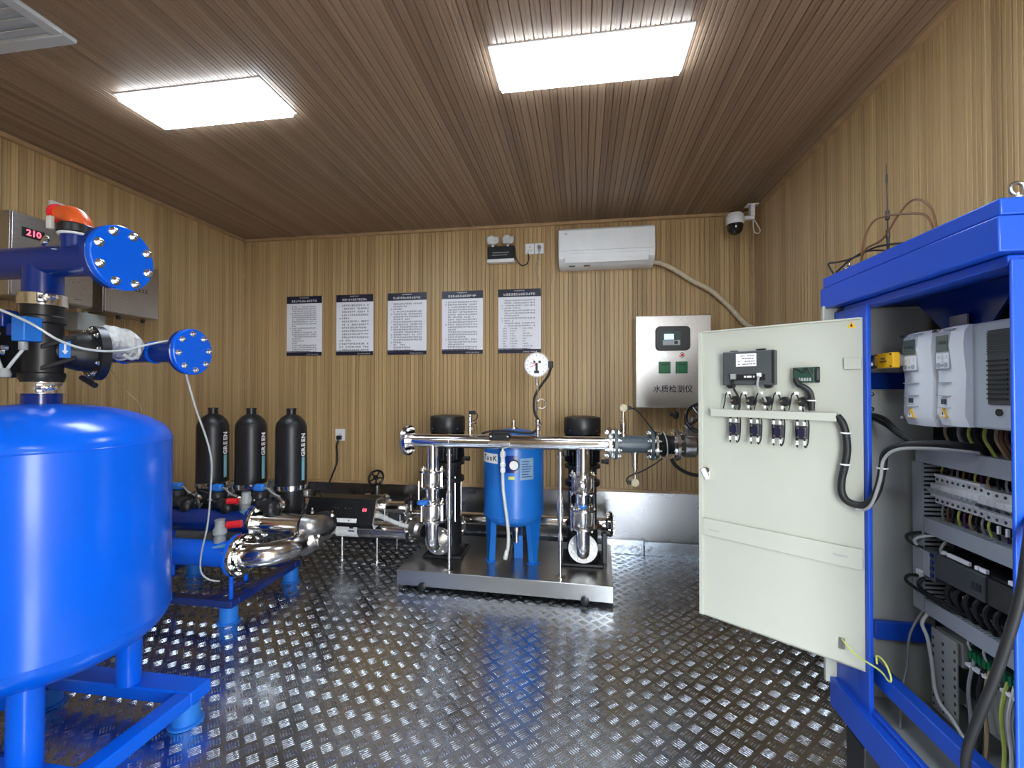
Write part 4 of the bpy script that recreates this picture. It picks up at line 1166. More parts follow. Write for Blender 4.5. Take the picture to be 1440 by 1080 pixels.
# ------------------------------------------------------------------ disc filter rack
t = thing('filter_rack', 'low blue steel frame carrying the three black filters', 'rack', (-2.3, 2.6, 0))
fx0, fx1, fy0, fy1 = -2.80, -1.95, 2.29, 2.93
for lo, hi in (((fx0, fy0, .095), (fx1, fy0 + .06, .135)), ((fx0, fy1 - .06, .095), (fx1, fy1, .135)), ((fx1 - .06, fy0 + .06, .095), (fx1, fy1 - .06, .135)), ((fx0, fy0 + .06, .095), (fx0 + .06, fy1 - .06, .135))):
    MB().box(lo, hi).build('beam', 'blue_d', t, bevel=.004)
for x in (fx0 + .04, fx1 - .05):
    for y in (fy0 + .04, fy1 - .04):
        MB().lathe([(.06, .0017), (.06, .008), (.048, .01), (.048, .094)], (x, y, 0), n=20).build('foot', 'blue_p', t)
for x in (-2.62, -1.985):
    MB().cyl((x, 2.33, .135), (x, 2.33, .33), .012, n=12).build('post', 'blue', t)
for x in (-2.6, -2.08):
    MB().cyl((x, 2.56, .135), (x, 2.56, .45), .012, n=12).build('post', 'blue', t)
    MB().box((x - .03, 2.33, .135), (x + .03, 2.6, .14)).build('foot_plate', 'blue_d', t)

def header(name, y, z, r, x1, label, m):
    t = thing(name, label, 'pipe', (-2.3, y, z))
    MB().cyl((-2.85, y, z), (x1 - .015, y, z), r, n=28).build('pipe', m, t)
    f = MB().disc((x1 - .022, y, z), (1, 0, 0), r + .045, .02, 32).build('flange', m, t)
    bolts(f, (x1 - .022, y, z), (-1, 0, 0), r + .026, 8, .009, .013, PI / 8, .4)
    return t
t = header('front_filter_header', 2.33, .385, .072, -1.93, 'front blue filter header pipe low beside the big tank', 'blue')
MB().lathe([(.03, 0), (.03, .03), (.026, .03), (.026, .04), (.036, .05), (.036, .075), (.026, .09), (.026, .125), (.029, .13)], (-2.06, 2.33, .45), n=16).build('grey_union', 'grey_l', t)
rs = MB().cyl((-2.03, 2.35, .545), (-1.955, 2.37, .55), .021, n=14).build('red_cap', 'red', t)
MB().obox((-2.005, 2.285, .435), (.085, .002, .06), (1, 0, .25), (0, .7, .72), (-.25, -.72, .7)).build('blue_tag', 'cyan', t)
MB().cyl((-2.36, 2.28, .37), (-2.36, 2.22, .365), .03).build('side_nozzle', 'blue', t)
flange(t, 'nozzle_flange', (-2.36, 2.222, .365), (0, -1, 0), .065, .012, 'blue', 6, .05, .008, .011)
t = header('rear_filter_header', 2.56, .50, .07, -2.0, 'rear dark blue filter header pipe under the black filters', 'blue_d')
MB().lathe([(.03, 0), (.03, .03), (.026, .03), (.026, .045), (.034, .055), (.034, .08), (.026, .095), (.026, .12)], (-2.08, 2.56, .565), n=16).build('grey_union', 'grey_l', t)
MB().cyl((-2.115, 2.53, .635), (-2.175, 2.52, .635), .019, n=14).build('red_cap', 'red', t)
MB().obox((-2.03, 2.5, .575), (.05, .002, .05), (1, 0, .3), (0, .7, .72), (-.3, -.72, .7)).build('blue_tag', 'cyan', t)

# polished outlet bends
t = thing('steel_bend', 'wide polished steel elbow curving from front filter header', 'pipe elbow', (-1.85, 2.4, .385))
pts = [(-1.93, 2.33, .385), (-1.885, 2.33, .385)]
for k in range(13):
    a = R(90 * k / 12)
    pts.append((-1.885 + .17 * math.sin(a), 2.50 - .17 * math.cos(a), .385))
pts.append((-1.715, 2.60, .385))
MB().tube(pts, .066, 28, smooth=False).build('elbow', 'steel', t)
f = MB().disc((-1.928, 2.33, .385), (1, 0, 0), .118, .022, 36).build('flange', 'steel', t)
bolts(f, (-1.906, 2.33, .385), (1, 0, 0), .096, 8, .011, .016, PI / 8, .4)
MB().ringd((-1.895, 2.33, .385), (1, 0, 0), .066, .085, .016, 28).build('weld_collar', 'steel', t)
cp = MB().ringd((-1.715, 2.585, .385), (0, 1, 0), .066, .086, .07, 28).build('coupling', 'castgrey', t)
for s in (-1, 1):
    MB().box((-1.715 + s * .085 - .02, 2.59, .36), (-1.715 + s * .085 + .02, 2.65, .41)).build('coupling_lug', 'castgrey', cp, bevel=.005)
    inst(bolt_mesh(.010, .02, .8), 'coupling_bolt', cp, (-1.715 + s * .09, 2.62, .41), None)
MB().tube([(-1.715, 2.64, .385), (-1.74, 2.80, .375), (-1.81, 2.96, .33), (-1.88, 3.10, .275), (-1.945, 3.28, .245)], .058, 22).build('run_pipe', 'castgrey', t)
t = thing('steel_outlet_pipe', 'straight polished steel pipe from the rear filter header', 'pipe', (-1.85, 2.56, .5))
MB().cyl((-2.0, 2.56, .50), (-1.69, 2.56, .50), .064, n=28).build('pipe', 'steel', t)
f = MB().disc((-1.998, 2.56, .50), (1, 0, 0), .112, .022, 36).build('flange', 'steel', t)
bolts(f, (-1.976, 2.56, .50), (1, 0, 0), .092, 8, .011, .016, PI / 8, .4)
MB().tube([(-1.695, 2.56, .50), (-1.65, 2.575, .495), (-1.635, 2.62, .485), (-1.64, 2.69, .47)], .060, 22).build('elbow', 'castgrey', t)
MB().tube([(-1.64, 2.68, .472), (-1.70, 2.83, .42), (-1.82, 3.0, .35)], .050, 18).build('run_pipe', 'castgrey', t)
cp = MB().ringd((-1.64, 2.675, .473), (-.12, 1, -.2), .06, .078, .055, 24).build('coupling', 'iron', t)
inst(bolt_mesh(.010, .02, .8), 'coupling_bolt', cp, (-1.575, 2.69, .52), None)
inst(bolt_mesh(.010, .02, .8), 'coupling_bolt', cp, (-1.70, 2.67, .54), None)
# three black filters
def canister(cx, cy, label):
    t = thing('disc_filter', label, 'filter', (cx, cy, .5), 'black disc filters in a row')
    r = .097
    prof = [(r * .985, .70), (r, .71), (r * .985, 1.06), (r * .97, 1.085), (r * .86, 1.115), (r * .62, 1.145), (.034, 1.16), (.029, 1.165), (.029, 1.192), (.031, 1.193), (.031, 1.203)]
    hs = MB().lathe(prof, (cx, cy, 0), n=36).build('housing', 'black', t, smooth=40)
    for k in range(4):
        MB().torus((cx, cy, 1.10 + k * .011), (0, 0, 1), r * (.93 - k * .10), .0018, 30, 5).build('shoulder_ring', 'black', hs)
    MB().ringd((cx, cy, .675), (0, 0, 1), r * .96, r * 1.06, .03, 36).build('clamp_band', 'steel', t)
    MB().lathe([(.055, .50), (.06, .52), (.082, .54), (.088, .58), (.088, .64), (.094, .66), (.094, .676)], (cx, cy, 0), n=28).build('base', 'black', t)
    MB().cyl((cx, cy - .05, .60), (cx, cy - .17, .60), .045, n=20).build('port', 'black', t)
    MB().ringd((cx, cy - .14, .60), (0, -1, 0), .045, .056, .025, 22).build('port_clamp', 'steel', t)
    MB().tube([(cx, cy - .16, .60), (cx, cy - .2, .59), (cx, 2.56, .55)], .04, 16).build('port_elbow', 'black', t)
    MB().box((cx + .105, cy - .03, .63), (cx + .14, cy + .01, .67)).build('clamp_lock', 'castgrey', t, bevel=.004)
    # lettering runs up the side of the housing
    a = math.atan2(-cy, -cx) + R(47)
    d = V((math.cos(a), math.sin(a), 0)); tg = V((-d.y, d.x, 0))
    for k, ch in enumerate('GREEN'):
        text(ch, 'side_letter', 'inkw', t, V((cx, cy, .905 + k * .030)) + d * (r + .0008), (0, 0, 1), -tg, .043, bold=.0016)
    st = MB(); vs = []
    n = 4
    for rr in (r + .0002, r + .0012):
        for z in (.735, .885):
            for k in range(n + 1):
                q = a + R(-7 + 14 * k / n)
                vs.append((cx + rr * math.cos(q), cy + rr * math.sin(q), z))
    m1 = n + 1; fs = []
    for k in range(n):
        fs += [(k, k + 1, m1 + k + 1, m1 + k), (2 * m1 + k, 3 * m1 + k, 3 * m1 + k + 1, 2 * m1 + k + 1)]
    st.add(vs, fs).build('side_stripe', 'cyan', t)
    return t
for cx, lab in ((-2.49, 'black bottle-shaped disc filter, leftmost of the three'), (-2.20, 'black bottle-shaped disc filter, middle of the three'), (-1.905, 'black bottle-shaped disc filter, rightmost nearest the sloping control box')):
    canister(cx, 2.75, lab)
# backwash pilots in front of each filter
for i, (cx, cy, lab) in enumerate(((-2.63, 2.62, 'small pilot valve with blue cap, leftmost by big tank'), (-2.33, 2.62, 'small pilot valve with blue cap, between left and middle filter'), (-2.03, 2.62, 'small pilot valve with blue cap, between middle and right filter'))):
    t = thing('pilot_valve', lab, 'valve', (cx, cy, .55), 'pilot valves in front of the filters')
    z0 = .55 if cx < -2.1 else .56
    MB().lathe([(.03, 0), (.045, .02), (.052, .06), (.052, .10), (.04, .12)], (cx, cy, z0), n=20).build('body', 'black', t)
    f = MB().disc((cx, cy, z0 + .06), (0, 0, 1), .062, .012, 22).build('cover_flange', 'black', t)
    bolts(f, (cx, cy, z0 + .072), (0, 0, 1), .052, 6, .006, .008, 0, .3)
    MB().box((cx - .035, cy - .02, z0 + .12), (cx + .03, cy + .02, z0 + .165)).build('coil_cap', 'blue_p', t, bevel=.01)
    MB().box((cx - .06, cy - .018, z0 + .125), (cx - .033, cy + .018, z0 + .152)).build('coil_plug', 'blue_d', t, bevel=.005)
    MB().lathe([(.033, 0), (.038, .02), (.038, .09), (.03, .10)], (cx + .03, cy - .03, z0 + .05), (1, -.6, .15), 18).build('side_chamber', 'black', t)
    MB().tube([(cx + .03, cy - .02, z0 + .14), (cx + .08, cy - .04, z0 + .15), (cx + .13, cy - .05, z0 + .12), (cx + .17, cy - .04, z0 + .10)], .005, 6).build('pilot_tube', 'gcable', t)
    MB().tube([(cx - .03, cy - .02, z0 + .10), (cx - .09, cy - .05, z0 + .13), (cx - .15, cy - .05, z0 + .11)], .004, 6).build('control_tube', 'rubber', t)
# ------------------------------------------------------------------ electrical cabinet on the right
CX0, CX1, CY0, CY1 = .88, 1.24, 1.08, 1.755
t = thing('electrical_cabinet', 'open blue control cabinet with pale inner door against right wall', 'cabinet', (1.06, 1.42, 0))
CAB = t
# plinth and rails
MB().box((.858, CY0, .224), (.885, CY1 + .004, .322)).box((.885, CY0, .224), (.903, CY1 + .004, .334)).build('kick_plate', 'blue_c', t, bevel=.003)
MB().box((.904, CY0, .2), (CX1, CY0 + .03, .29)).box((.904, CY1 - .02, .2), (CX1, CY1 + .01, .29)).box((CX1 - .02, CY0, .2), (CX1, CY1, .29)).build('plinth', 'blue_c', t, bevel=.003)
for x in (.875, 1.17):
    for y in (CY0 + .03, CY1 - .16):
        MB().box((x, y, .0017), (x + .06, y + .10, .2)).build('plinth_foot', 'black', t, bevel=.004)
MB().box((.915, CY0 + .009, .395), (.955, CY1 - .06, .445)).build('sill_rail', 'blue_c', t, bevel=.004)
MB().box((.904, CY0, .291), (CX1 - .021, CY1, .30)).build('floor_panel', 'panelpaint', t)
# posts
MB().box((CX0, 1.615, .30), (CX0 + .012, CY1, 1.60)).box((CX0, 1.573, .30), (CX0 + .014, 1.62, 1.60)).build('hinge_post', 'blue_c', t, bevel=.003)
MB().box((CX0 - .004, CY0, .30), (CX1, CY0 + .008, 1.60)).build('near_side', 'blue_c', t, bevel=.003)
MB().box((CX1 - .004, CY0 + .008, .30), (CX1, CY1, 1.60)).build('back_panel', 'panelpaint', t)
MB().box((CX0 + .012, CY1 - .055, .30), (CX1 - .004, CY1 - .050, 1.60)).build('inner_side_panel', 'panelpaint', t)
MB().box((CX0 - .035, CY1 + .002, .302), (CX1, CY1 + .018, 1.625)).build('outer_side_panel', 'doorpaint', t, bevel=.003)
MB().box((.96, CY1 - .075, .50), (1.13, CY1 - .056, .56)).build('side_rail', 'blue_c', t, bevel=.003)
MB().box((.925, CY1 - .075, 1.33), (1.08, CY1 - .056, 1.385)).build('side_rail', 'blue_d', t, bevel=.003)
# top cap in two steps, with inner gussets
MB().box((.852, CY0 - .002, 1.615), (CX1 + .01, CY1 + .035, 1.69)).build('top_cap', 'blue_c', t, bevel=.003)
MB().box((.858, CY0 + .001, 1.692), (CX1 + .01, CY1 + .03, 1.728)).build('top_lid', 'blue_c', t, bevel=.003)
MB().box((.885, CY0 + .02, 1.59), (.93, CY1 - .05, 1.613)).build('door_header', 'blue_c', t, bevel=.003)
MB().prism([(0, 0), (.37, 0), (.27, -.12), (.13, -.12)], (1.05, 1.63, 1.612), (0, -1, 0), (0, 0, 1), (1, 0, 0), .008).build('gusset', 'blue_d', t)
MB().box((1.141, 1.10, 1.45), (1.146, 1.69, 1.612)).build('upper_back_plate', 'panelpaint', t)
for x, y in ((.90, 1.095), (1.2, 1.7)):
    e = MB().lathe([(.013, 0), (.013, .004), (.006, .006), (.006, .012)], (x, y, 1.728), n=12)
    e.torus((x, y, 1.750), (0, 1, .0), .0125, .004, 20, 8)
    e.build('lifting_eye', 'castgrey', t)
# mounting plate
MB().box((1.135, 1.10, .42), (1.14, 1.68, 1.56)).build('mounting_plate', 'iron', t)
MB().box((1.062, 1.492, .355), (1.066, 1.588, .60)).build('perforated_rail', 'panelpaint', t)
for k in range(9):
    for y in (1.578, 1.54, 1.497):
        MB().box((1.0612, y, .365 + k * .025), (1.0622, y + .006, .374 + k * .025)).build('rail_hole', 'black', t)
MB().box((1.03, 1.40, 1.49), (1.035, 1.46, 1.535)).build('bracket', 'castgrey', t)
for z in (1.312, 1.262):
    inst(bolt_mesh(.006, .006, .3), 'panel_screw', t, (.965, CY1 - .0555, z), q_to((0, -1, 0)))

# open door (a part of the cabinet)
HP = V((.873, 1.592, 0)); DL = .5228
DD = V((-.79954, .60061, 0)); DN = V((-.60061, -.79954, 0)); ZZ = V((0, 0, 1))
def dp(s, z, n=0.0): return HP + DD * s + ZZ * z + DN * n
def dbox(s0, s1, z0, z1, n0, n1): return MB().obox(dp((s0 + s1) / 2, (z0 + z1) / 2, (n0 + n1) / 2), (s1 - s0, z1 - z0, n1 - n0), DD, ZZ, DN)
z0, z1 = .441, 1.558
door = dbox(-.006, .508, z0, z1, -.004, 0).build('door', 'doorpaint', t, bevel=.001)
dbox(.498, .515, z0 + .004, z1 - .004, -.022, .012).build('door_edge', 'doorpaint', door, bevel=.002)
dbox(.0, .50, z1 - .006, z1, -.022, .008).build('door_edge', 'doorpaint', door, bevel=.001)
dbox(.0, .50, z0, z0 + .006, -.022, .0).build('door_edge', 'doorpaint', door, bevel=.001)
dbox(-.004, .500, .760, .825, 0, .014).build('stiffener', 'doorpaint', door, bevel=.002)
dbox(-.004, .042, 1.394, 1.43, 0, .008).build('latch_bracket', 'doorpaint', door, bevel=.001)
lk = dbox(.474, .498, .985, 1.022, 0, .006).build('lock_plate', 'zinc', door, bevel=.001)
MB().obox(dp(.488, .998, .014), (.016, .045, .012), DD * .85 - ZZ * .5, ZZ * .85 + DD * .5, DN).build('lock_cam', 'white', lk, bevel=.003)
MB().lathe([(.010, 0), (.010, .006)], dp(.482, 1.015, .006), DN, 12).build('lock_nut', 'zinc', lk)
dbox(.046, .062, .49, .525, 0, .003).build('earth_tab', 'castgrey', door)
MB().prism([(-.012, -.010), (.012, -.010), (0, .011)], dp(.022, 1.537, 0), -DD, ZZ, DN, .0008).build('warning_triangle', 'yellow', door)
MB().prism([(-.004, -.006), (.004, -.006), (0, .004)], dp(.022, 1.537, .0008), -DD, ZZ, DN, .0006).build('warning_mark', 'black', door)
dbox(.435, .475, .782, .788, .014, .0143).build('scuff_mark', 'panelpaint', door)
dbox(.035, .075, .79, .798, .014, .0143).build('scuff_mark', 'panelpaint', door)

# things fixed to the door
t = thing('touch_panel', 'black touch panel back with white rating label on the door', 'control panel', dp(.32, 1.35, 0))
bx = MB().prism([(-.088, -.062), (.088, -.062), (.088, .062), (-.088, .062)], dp(.3235, 1.407, .0005), -DD, ZZ, DN, .034)
bx.build('rear_housing', 'vfdk', t, bevel=.004)
dbox(.27, .30, 1.47, 1.476, .004, .02).build('clamp_tab', 'black', t, bevel=.002)
dbox(.365, .39, 1.468, 1.474, .004, .02).build('clamp_tab', 'black', t, bevel=.002)
for s in (.258, .385):
    MB().lathe([(.014, 0), (.014, .02)], dp(s, 1.346, .012), DN, 14).build('clamp_screw', 'black', t)
dbox(.237, .244, 1.35, 1.466, .01, .036).build('side_rib', 'black', t)
dbox(.265, .375, 1.362, 1.384, .0346, .036).build('port_recess', 'black', t)
dbox(.294, .363, 1.413, 1.459, .0346, .0358).build('rating_label', 'white_b', t)
lp = MB()
rnd = random.Random(9)
for r in range(4):
    s = .356
    while s > .302:
        w = rnd.uniform(.004, .012)
        if rnd.random() < .75: lp.obox(dp(s - w / 2, 1.421 + r * .010, .0361), (w * .8, .003, .0006), DD, ZZ, DN)
        s -= w
lp.build('label_print', 'ink', t)['kind'] = 'stuff'
for s, w in ((.332, .006), (.318, .016), (.302, .005)):
    dbox(s - w / 2, s + w / 2, 1.372, 1.378, .036, .0372).build('port_print', 'inkw', t)
c1 = dbox(.362, .380, 1.366, 1.386, .036, .048).build('connector', 'gcable', t, bevel=.002)
c2 = dbox(.276, .290, 1.374, 1.388, .036, .048).build('connector', 'wcable', t, bevel=.002)
MB().tube([dp(.371, 1.368, .046), dp(.371, 1.335, .04), dp(.362, 1.31, .03), dp(.356, 1.285, .024), dp(.358, 1.26, .02), dp(.366, 1.246, .02)], .0042, 6).build('cable', 'rubber', t)
MB().tube([dp(.283, 1.376, .048), dp(.286, 1.345, .05), dp(.283, 1.315, .04), dp(.27, 1.30, .035), dp(.262, 1.285, .04)], .004, 6).build('cable', 'gcable', t)
t = thing('circuit_module', 'small dark green circuit module on the door beside touch panel', 'circuit board', dp(.146, 1.35, 0))
dbox(.108, .184, 1.352, 1.405, .0005, .008).build('carrier', 'black', t, bevel=.002)
dbox(.118, .182, 1.352, 1.404, .008, .026).build('board', 'pcb', t, bevel=.003)
dbox(.109, .118, 1.36, 1.40, .006, .028).build('end_cap', 'black', t, bevel=.002)
for k in range(5):
    dbox(.128 + k * .008, .133 + k * .008, 1.357, 1.368, .026, .029).build('terminal', 'grey_l', t)
MB().tube([dp(.172, 1.40, .028), dp(.15, 1.385, .034), dp(.14, 1.402, .03), dp(.125, 1.375, .03)], .002, 5).build('jumper_wire', 'black', t)
MB().tube([dp(.172, 1.365, .026), dp(.165, 1.347, .03), dp(.15, 1.338, .03), dp(.136, 1.325, .024), dp(.129, 1.30, .02), dp(.129, 1.258, .02)], .0095, 8).build('cable_sleeve', 'rubber', t)
MB().torus(dp(.129, 1.292, .02), ZZ, .011, .0025, 14, 6).build('cable_tie', 'inkw', t)
ORD = ['leftmost', 'second from the left', 'middle', 'fourth from the left', 'rightmost']
for i, s in enumerate((.374, .319, .265, .21, .155)):
    t = thing('indicator_lamp', 'black round indicator lamp back on the door, %s of five' % ORD[i], 'indicator', dp(s, 1.287, 0), 'indicator lamp backs above the door duct')
    MB().lathe([(.017, .0005), (.017, .012), (.013, .014), (.013, .03), (.010, .034)], dp(s, 1.287, 0), DN, 20).build('body', 'black', t)
    MB().lathe([(.006, 0), (.005, .004)], dp(s + .006, 1.289, .033), DN, 10).build('terminal', 'zinc', t)
    MB().tube([dp(s + .006, 1.29, .036), dp(s + .012, 1.308, .036), dp(s + .02, 1.318, .03), dp(s + .032, 1.308, .022), dp(s + .036, 1.285, .018), dp(s + .042, 1.256, .018)], .0024, 6).build('feed_wire', 'rubber', t)
    dbox(s + .008, s + .02, 1.312, 1.321, .032, .038).build('wire_marker', 'inkw', t)
    MB().tube([dp(s + .004, 1.282, .036), dp(s + .003, 1.27, .034), dp(s - .002, 1.262, .026), dp(s - .001, 1.25, .02)], .0024, 6).build('return_wire', 'rubber', t)
    dbox(s - .001, s + .005, 1.262, 1.272, .033, .037).build('wire_marker', 'inkw', t)
t = thing('door_wiring_duct', 'narrow grey wiring duct running across the open door', 'wiring duct', dp(.26, 1.22, 0))
dbox(.059, .461, 1.226, 1.2535, .0005, .028).build('trunk', 'doorpaint', t, bevel=.002)
dbox(.061, .459, 1.2265, 1.253, .0282, .0305).build('lid', 'doorpaint', t, bevel=.001)
ORD4 = ['leftmost', 'second from the left', 'third from the left', 'rightmost']
for i, s in enumerate((.374, .302, .229, .157)):
    t = thing('selector_switch', 'dark contact block with hanging wires under door duct, %s of four' % ORD4[i], 'switch', dp(s, 1.13, 0), 'selector switch backs below the door duct')
    zt = 1.222
    dbox(s - .014, s + .014, zt - .062, zt - .018, .0005, .034).build('contact_block', 'navy', t, bevel=.003)
    for q in (-1, 1):
        for zz in (.024, .054):
            MB().lathe([(.004, 0), (.003, .003)], dp(s + q * .010, zt - zz, .034), DN, 8).build('terminal_screw', 'zinc', t)
        MB().tube([dp(s + q * .010, zt - .012, .034), dp(s + q * .011, zt - .003, .03), dp(s + q * .012, zt + .008, .02)], .0024, 6).build('upper_wire', 'rubber', t)
        dbox(s + q * .010 - .003, s + q * .010 + .003, zt - .014, zt - .002, .032, .037).build('wire_marker', 'inkw', t)
        MB().tube([dp(s + q * .010, zt - .06, .034), dp(s + q * .011, zt - .078, .036), dp(s + q * .012, zt - .088, .03), dp(s + q * .017, zt - .07, .02), dp(s + q * .019, zt - .02, .016), dp(s + q * .017, zt + .006, .016)], .0024, 6).build('lower_wire', 'rubber', t)
        dbox(s + q * .011 - .003, s + q * .011 + .003, zt - .080, zt - .066, .034, .039).build('wire_marker', 'inkw', t)
# cable bundle from the door to the inside
t = thing('cable_bundle', 'black wrapped cable bundle looping from the door into the cabinet', 'cable', dp(.04, .97, .02))
path = [dp(.058, 1.243, .018), dp(.044, 1.222, .022), dp(.036, 1.19, .022), dp(.032, 1.14, .022), dp(.038, 1.09, .022), dp(.047, 1.04, .022), dp(.047, 1.0, .024), dp(.032, .975, .028), dp(.0, .968, .03), V((.872, 1.545, .985)), V((.888, 1.535, 1.03)), V((.90, 1.535, 1.09)), V((.905, 1.525, 1.14)), V((.93, 1.47, 1.17)), V((.99, 1.42, 1.178)), V((1.06, 1.40, 1.17))]
MB().tube(path, .0108, 12).build('sleeve', 'rubber', t)
for i, k in ((2, 0), (4, 0)):
    MB().torus(path[i], ZZ, .0125, .0025, 16, 6).build('cable_tie', 'inkw', t)
MB().torus(path[11], ZZ, .0125, .0025, 16, 6).build('cable_tie', 'inkw', t)
MB().tube([dp(.01, .955, .035), dp(-.01, .957, .035), V((.868, 1.53, .985)), V((.882, 1.515, 1.06)), V((.89, 1.512, 1.12)), V((.91, 1.48, 1.155)), V((.96, 1.42, 1.165)), V((1.04, 1.38, 1.16))], .0045, 8).build('grey_lead', 'gcable', t)
MB().tube([V((.955, CY1 - .07, 1.245)), V((.945, 1.60, 1.235)), V((.94, 1.53, 1.20)), V((.95, 1.475, 1.175))], .008, 8).build('branch_cable', 'rubber', t)
MB().tube([V((.955, CY1 - .07, 1.235)), V((.95, 1.60, 1.215)), V((.95, 1.54, 1.19)), V((.955, 1.48, 1.17))], .006, 8).build('branch_cable', 'rubber', t)
# earth wire
w = MB().tube([dp(.053, .522, .004), dp(.04, .517, .02), dp(.01, .503, .04), V((.868, 1.503, .498)), V((.868, 1.462, .492)), V((.868, 1.452, .507)), V((.868, 1.472, .532)), V((.868, 1.497, .538)), V((.868, 1.515, .532)), V((.868, 1.514, .51))], .0026, 6)
tag(w.build('earth_wire', 'ygreen', None), 'pale yellow-green earth wire looping from the door bottom', 'wire')

# limit switch
t = thing('limit_switch', 'small yellow limit switch on the cabinet inner wall', 'switch', (.93, 1.58, 1.39))
MB().box((.925, 1.525, 1.395), (.945, 1.612, 1.442)).build('case', 'yellow', t, bevel=.003)
MB().box((.925, 1.612, 1.395), (.95, 1.640, 1.440)).build('head', 'castgrey', t, bevel=.002)
MB().cyl((.9245, 1.63, 1.41), (.918, 1.645, 1.41), .006).build('plunger', 'zinc', t)
MB().box((.945, 1.53, 1.40), (.965, 1.69, 1.436)).build('bracket', 'castgrey', t)
for y, z in ((1.535, 1.40), (1.602, 1.40), (1.535, 1.437), (1.602, 1.437)):
    MB().lathe([(.003, 0), (.003, .0015)], (.925, y, z), (-1, 0, 0), 8).build('screw', 'black', t)
MB().box((.924, 1.555, 1.413), (.925, 1.585, 1.418)).box((.924, 1.56, 1.422), (.925, 1.58, 1.427)).build('case_print', 'copper', t)

# variable speed drives
def drive(y0, y1, z0, z1, xf, label, front_w):
    """y1 is the far side; the white curved front is front_w wide at the far side"""
    t = thing('frequency_drive', label, 'frequency drive', ((xf + 1.13) / 2, (y0 + y1) / 2, z0), 'white frequency drives in the cabinet')
    yb = y1 - front_w
    # body
    MB().box((xf + .022, y0, z0), (1.134, y1, z1)).build('body', 'vfdg' if y1 - y0 > .2 else 'vfd', t, bevel=.005)
    # bulging front cover
    poly = []
    for k in range(9):
        a = k / 8
        poly.append((yb + front_w * a, -.010 - .016 * math.sin(PI * min(1, a * .8 + .2))))
    b = MB(); vs = []; fs = []
    rows = [(z0, .012), (z0 + .03, 0), ((z0 + z1) / 2, .004), (z1 - .05, -.002), (z1 - .015, .002), (z1, .014)]
    for z, ins in rows:
        for y, d in poly: vs.append((xf + .022 + d + ins, y, z))
        for y, d in reversed(poly): vs.append((xf + .024, y, z))
    n = len(poly) * 2
    for i in range(len(rows) - 1):
        for k in range(n):
            fs.append((i * n + k, i * n + (k + 1) % n, (i + 1) * n + (k + 1) % n, (i + 1) * n + k))
    fs += [tuple(range(n - 1, -1, -1)), tuple(range((len(rows) - 1) * n, len(rows) * n))]
    b.add(vs, fs).build('front_cover', 'vfd', t, smooth=50)
    ym = yb + front_w * .56; hw = front_w * .23
    xs = xf - .0055
    kp = MB().box((xs - .001, ym - hw, z1 - .115), (xs + .012, ym + hw, z1 - .012)).build('keypad', 'vfdg', t, bevel=.006)
    MB().box((xs - .0022, ym - hw * .82, z1 - .066), (xs, ym + hw * .82, z1 - .022)).build('screen', 'lcd', kp)
    MB().box((xs - .003, ym - hw * .6, z1 - .046), (xs - .002, ym + hw * .5, z1 - .038)).build('screen_line', 'vfdk', kp)
    MB().box((xs - .0022, ym - hw * .9, z1 - .112), (xs + .001, ym + hw * .9, z1 - .070)).build('key_field', 'vfd', kp, bevel=.002)
    for (dy, dz, r) in ((-.55, .080, .0055), (.55, .080, .0055), (0, .078, .006), (0, .090, .006), (-.5, .102, .007), (.5, .102, .007), (0, .103, .004)):
        MB().lathe([(r, 0), (r * .9, .002)], (xs - .0022, ym + hw * dy, z1 - dz), (-1, 0, 0), 12).build('key', 'vfdg' if dz > .1 else 'white', kp)
    for dz in (.150, .186, .218):
        MB().box((xs - .0012, ym - hw * .95, z1 - dz), (xs + .008, ym + hw * .95, z1 - dz + .002)).build('cover_seam', 'vfdg', t)
    MB().box((xs - .0012, ym - .006, z1 - .207), (xs + .008, ym + .006, z1 - .194)).build('code_sticker', 'vfdk', t)
    zt = z0 + .033
    MB().prism([(-.014, -.011), (.014, -.011), (0, .015)], (xs - .0012, ym, zt), (0, -1, 0), (0, 0, 1), (1, 0, 0), .008).build('warning_triangle', 'yellow', t)
    MB().prism([(-.0095, -.0085), (.0095, -.0085), (0, .009)], (xs - .0016, ym, zt), (0, -1, 0), (0, 0, 1), (1, 0, 0), .001).build('warning_field', 'white_b', t)
    MB().prism([(-.001, -.006), (.004, .0), (.001, 0), (.002, .006), (-.003, -.001), (0, -.001)], (xs - .0022, ym, zt), (0, -1, 0), (0, 0, 1), (1, 0, 0), .001).build('lightning_mark', 'ink', t)
    text('ABB', 'logo_print', 'ink', t, (xs - .0015, yb + front_w * .80, z1 - .008), (0, -1, 0), (0, 0, 1), .0095, bold=.0004)
    MB().box((xs + .001, yb + front_w * .22, z1 - .009), (xs + .006, yb + front_w * .55, z1 - .006)).build('model_print', 'vfdg', t)
    MB().lathe([(.0045, 0), (.0045, .003)], (xs + .006, y1 - .012, z0 + .02), (-1, 0, 0), 10).build('cover_screw', 'vfdg', t)
    return t
t = drive(1.437, 1.566, 1.224, 1.497, .966, 'narrow white frequency drive beside the limit switch', .129)
t = drive(1.197, 1.432, 1.232, 1.497, .966, 'wide white frequency drive with dark side grille', .105)
gr = MB().box((.984, 1.202, 1.292), (.992, 1.282, 1.474)).build('grille', 'vfdk', t, bevel=.003)
for k in range(9):
    MB().box((.9815, 1.225, 1.305 + k * .0115), (.9845, 1.28, 1.309 + k * .0115)).build('grille_slot', 'black', gr)
for k in range(9):
    MB().box((.982, 1.205, 1.415 + k * .006), (.9845, 1.28, 1.4175 + k * .006)).build('grille_line', 'vfdk', gr)
MB().lathe([(.009, 0), (.009, .003)], (.988, 1.253, 1.274), (-1, 0, 0), 14).build('cable_hole', 'black', t)

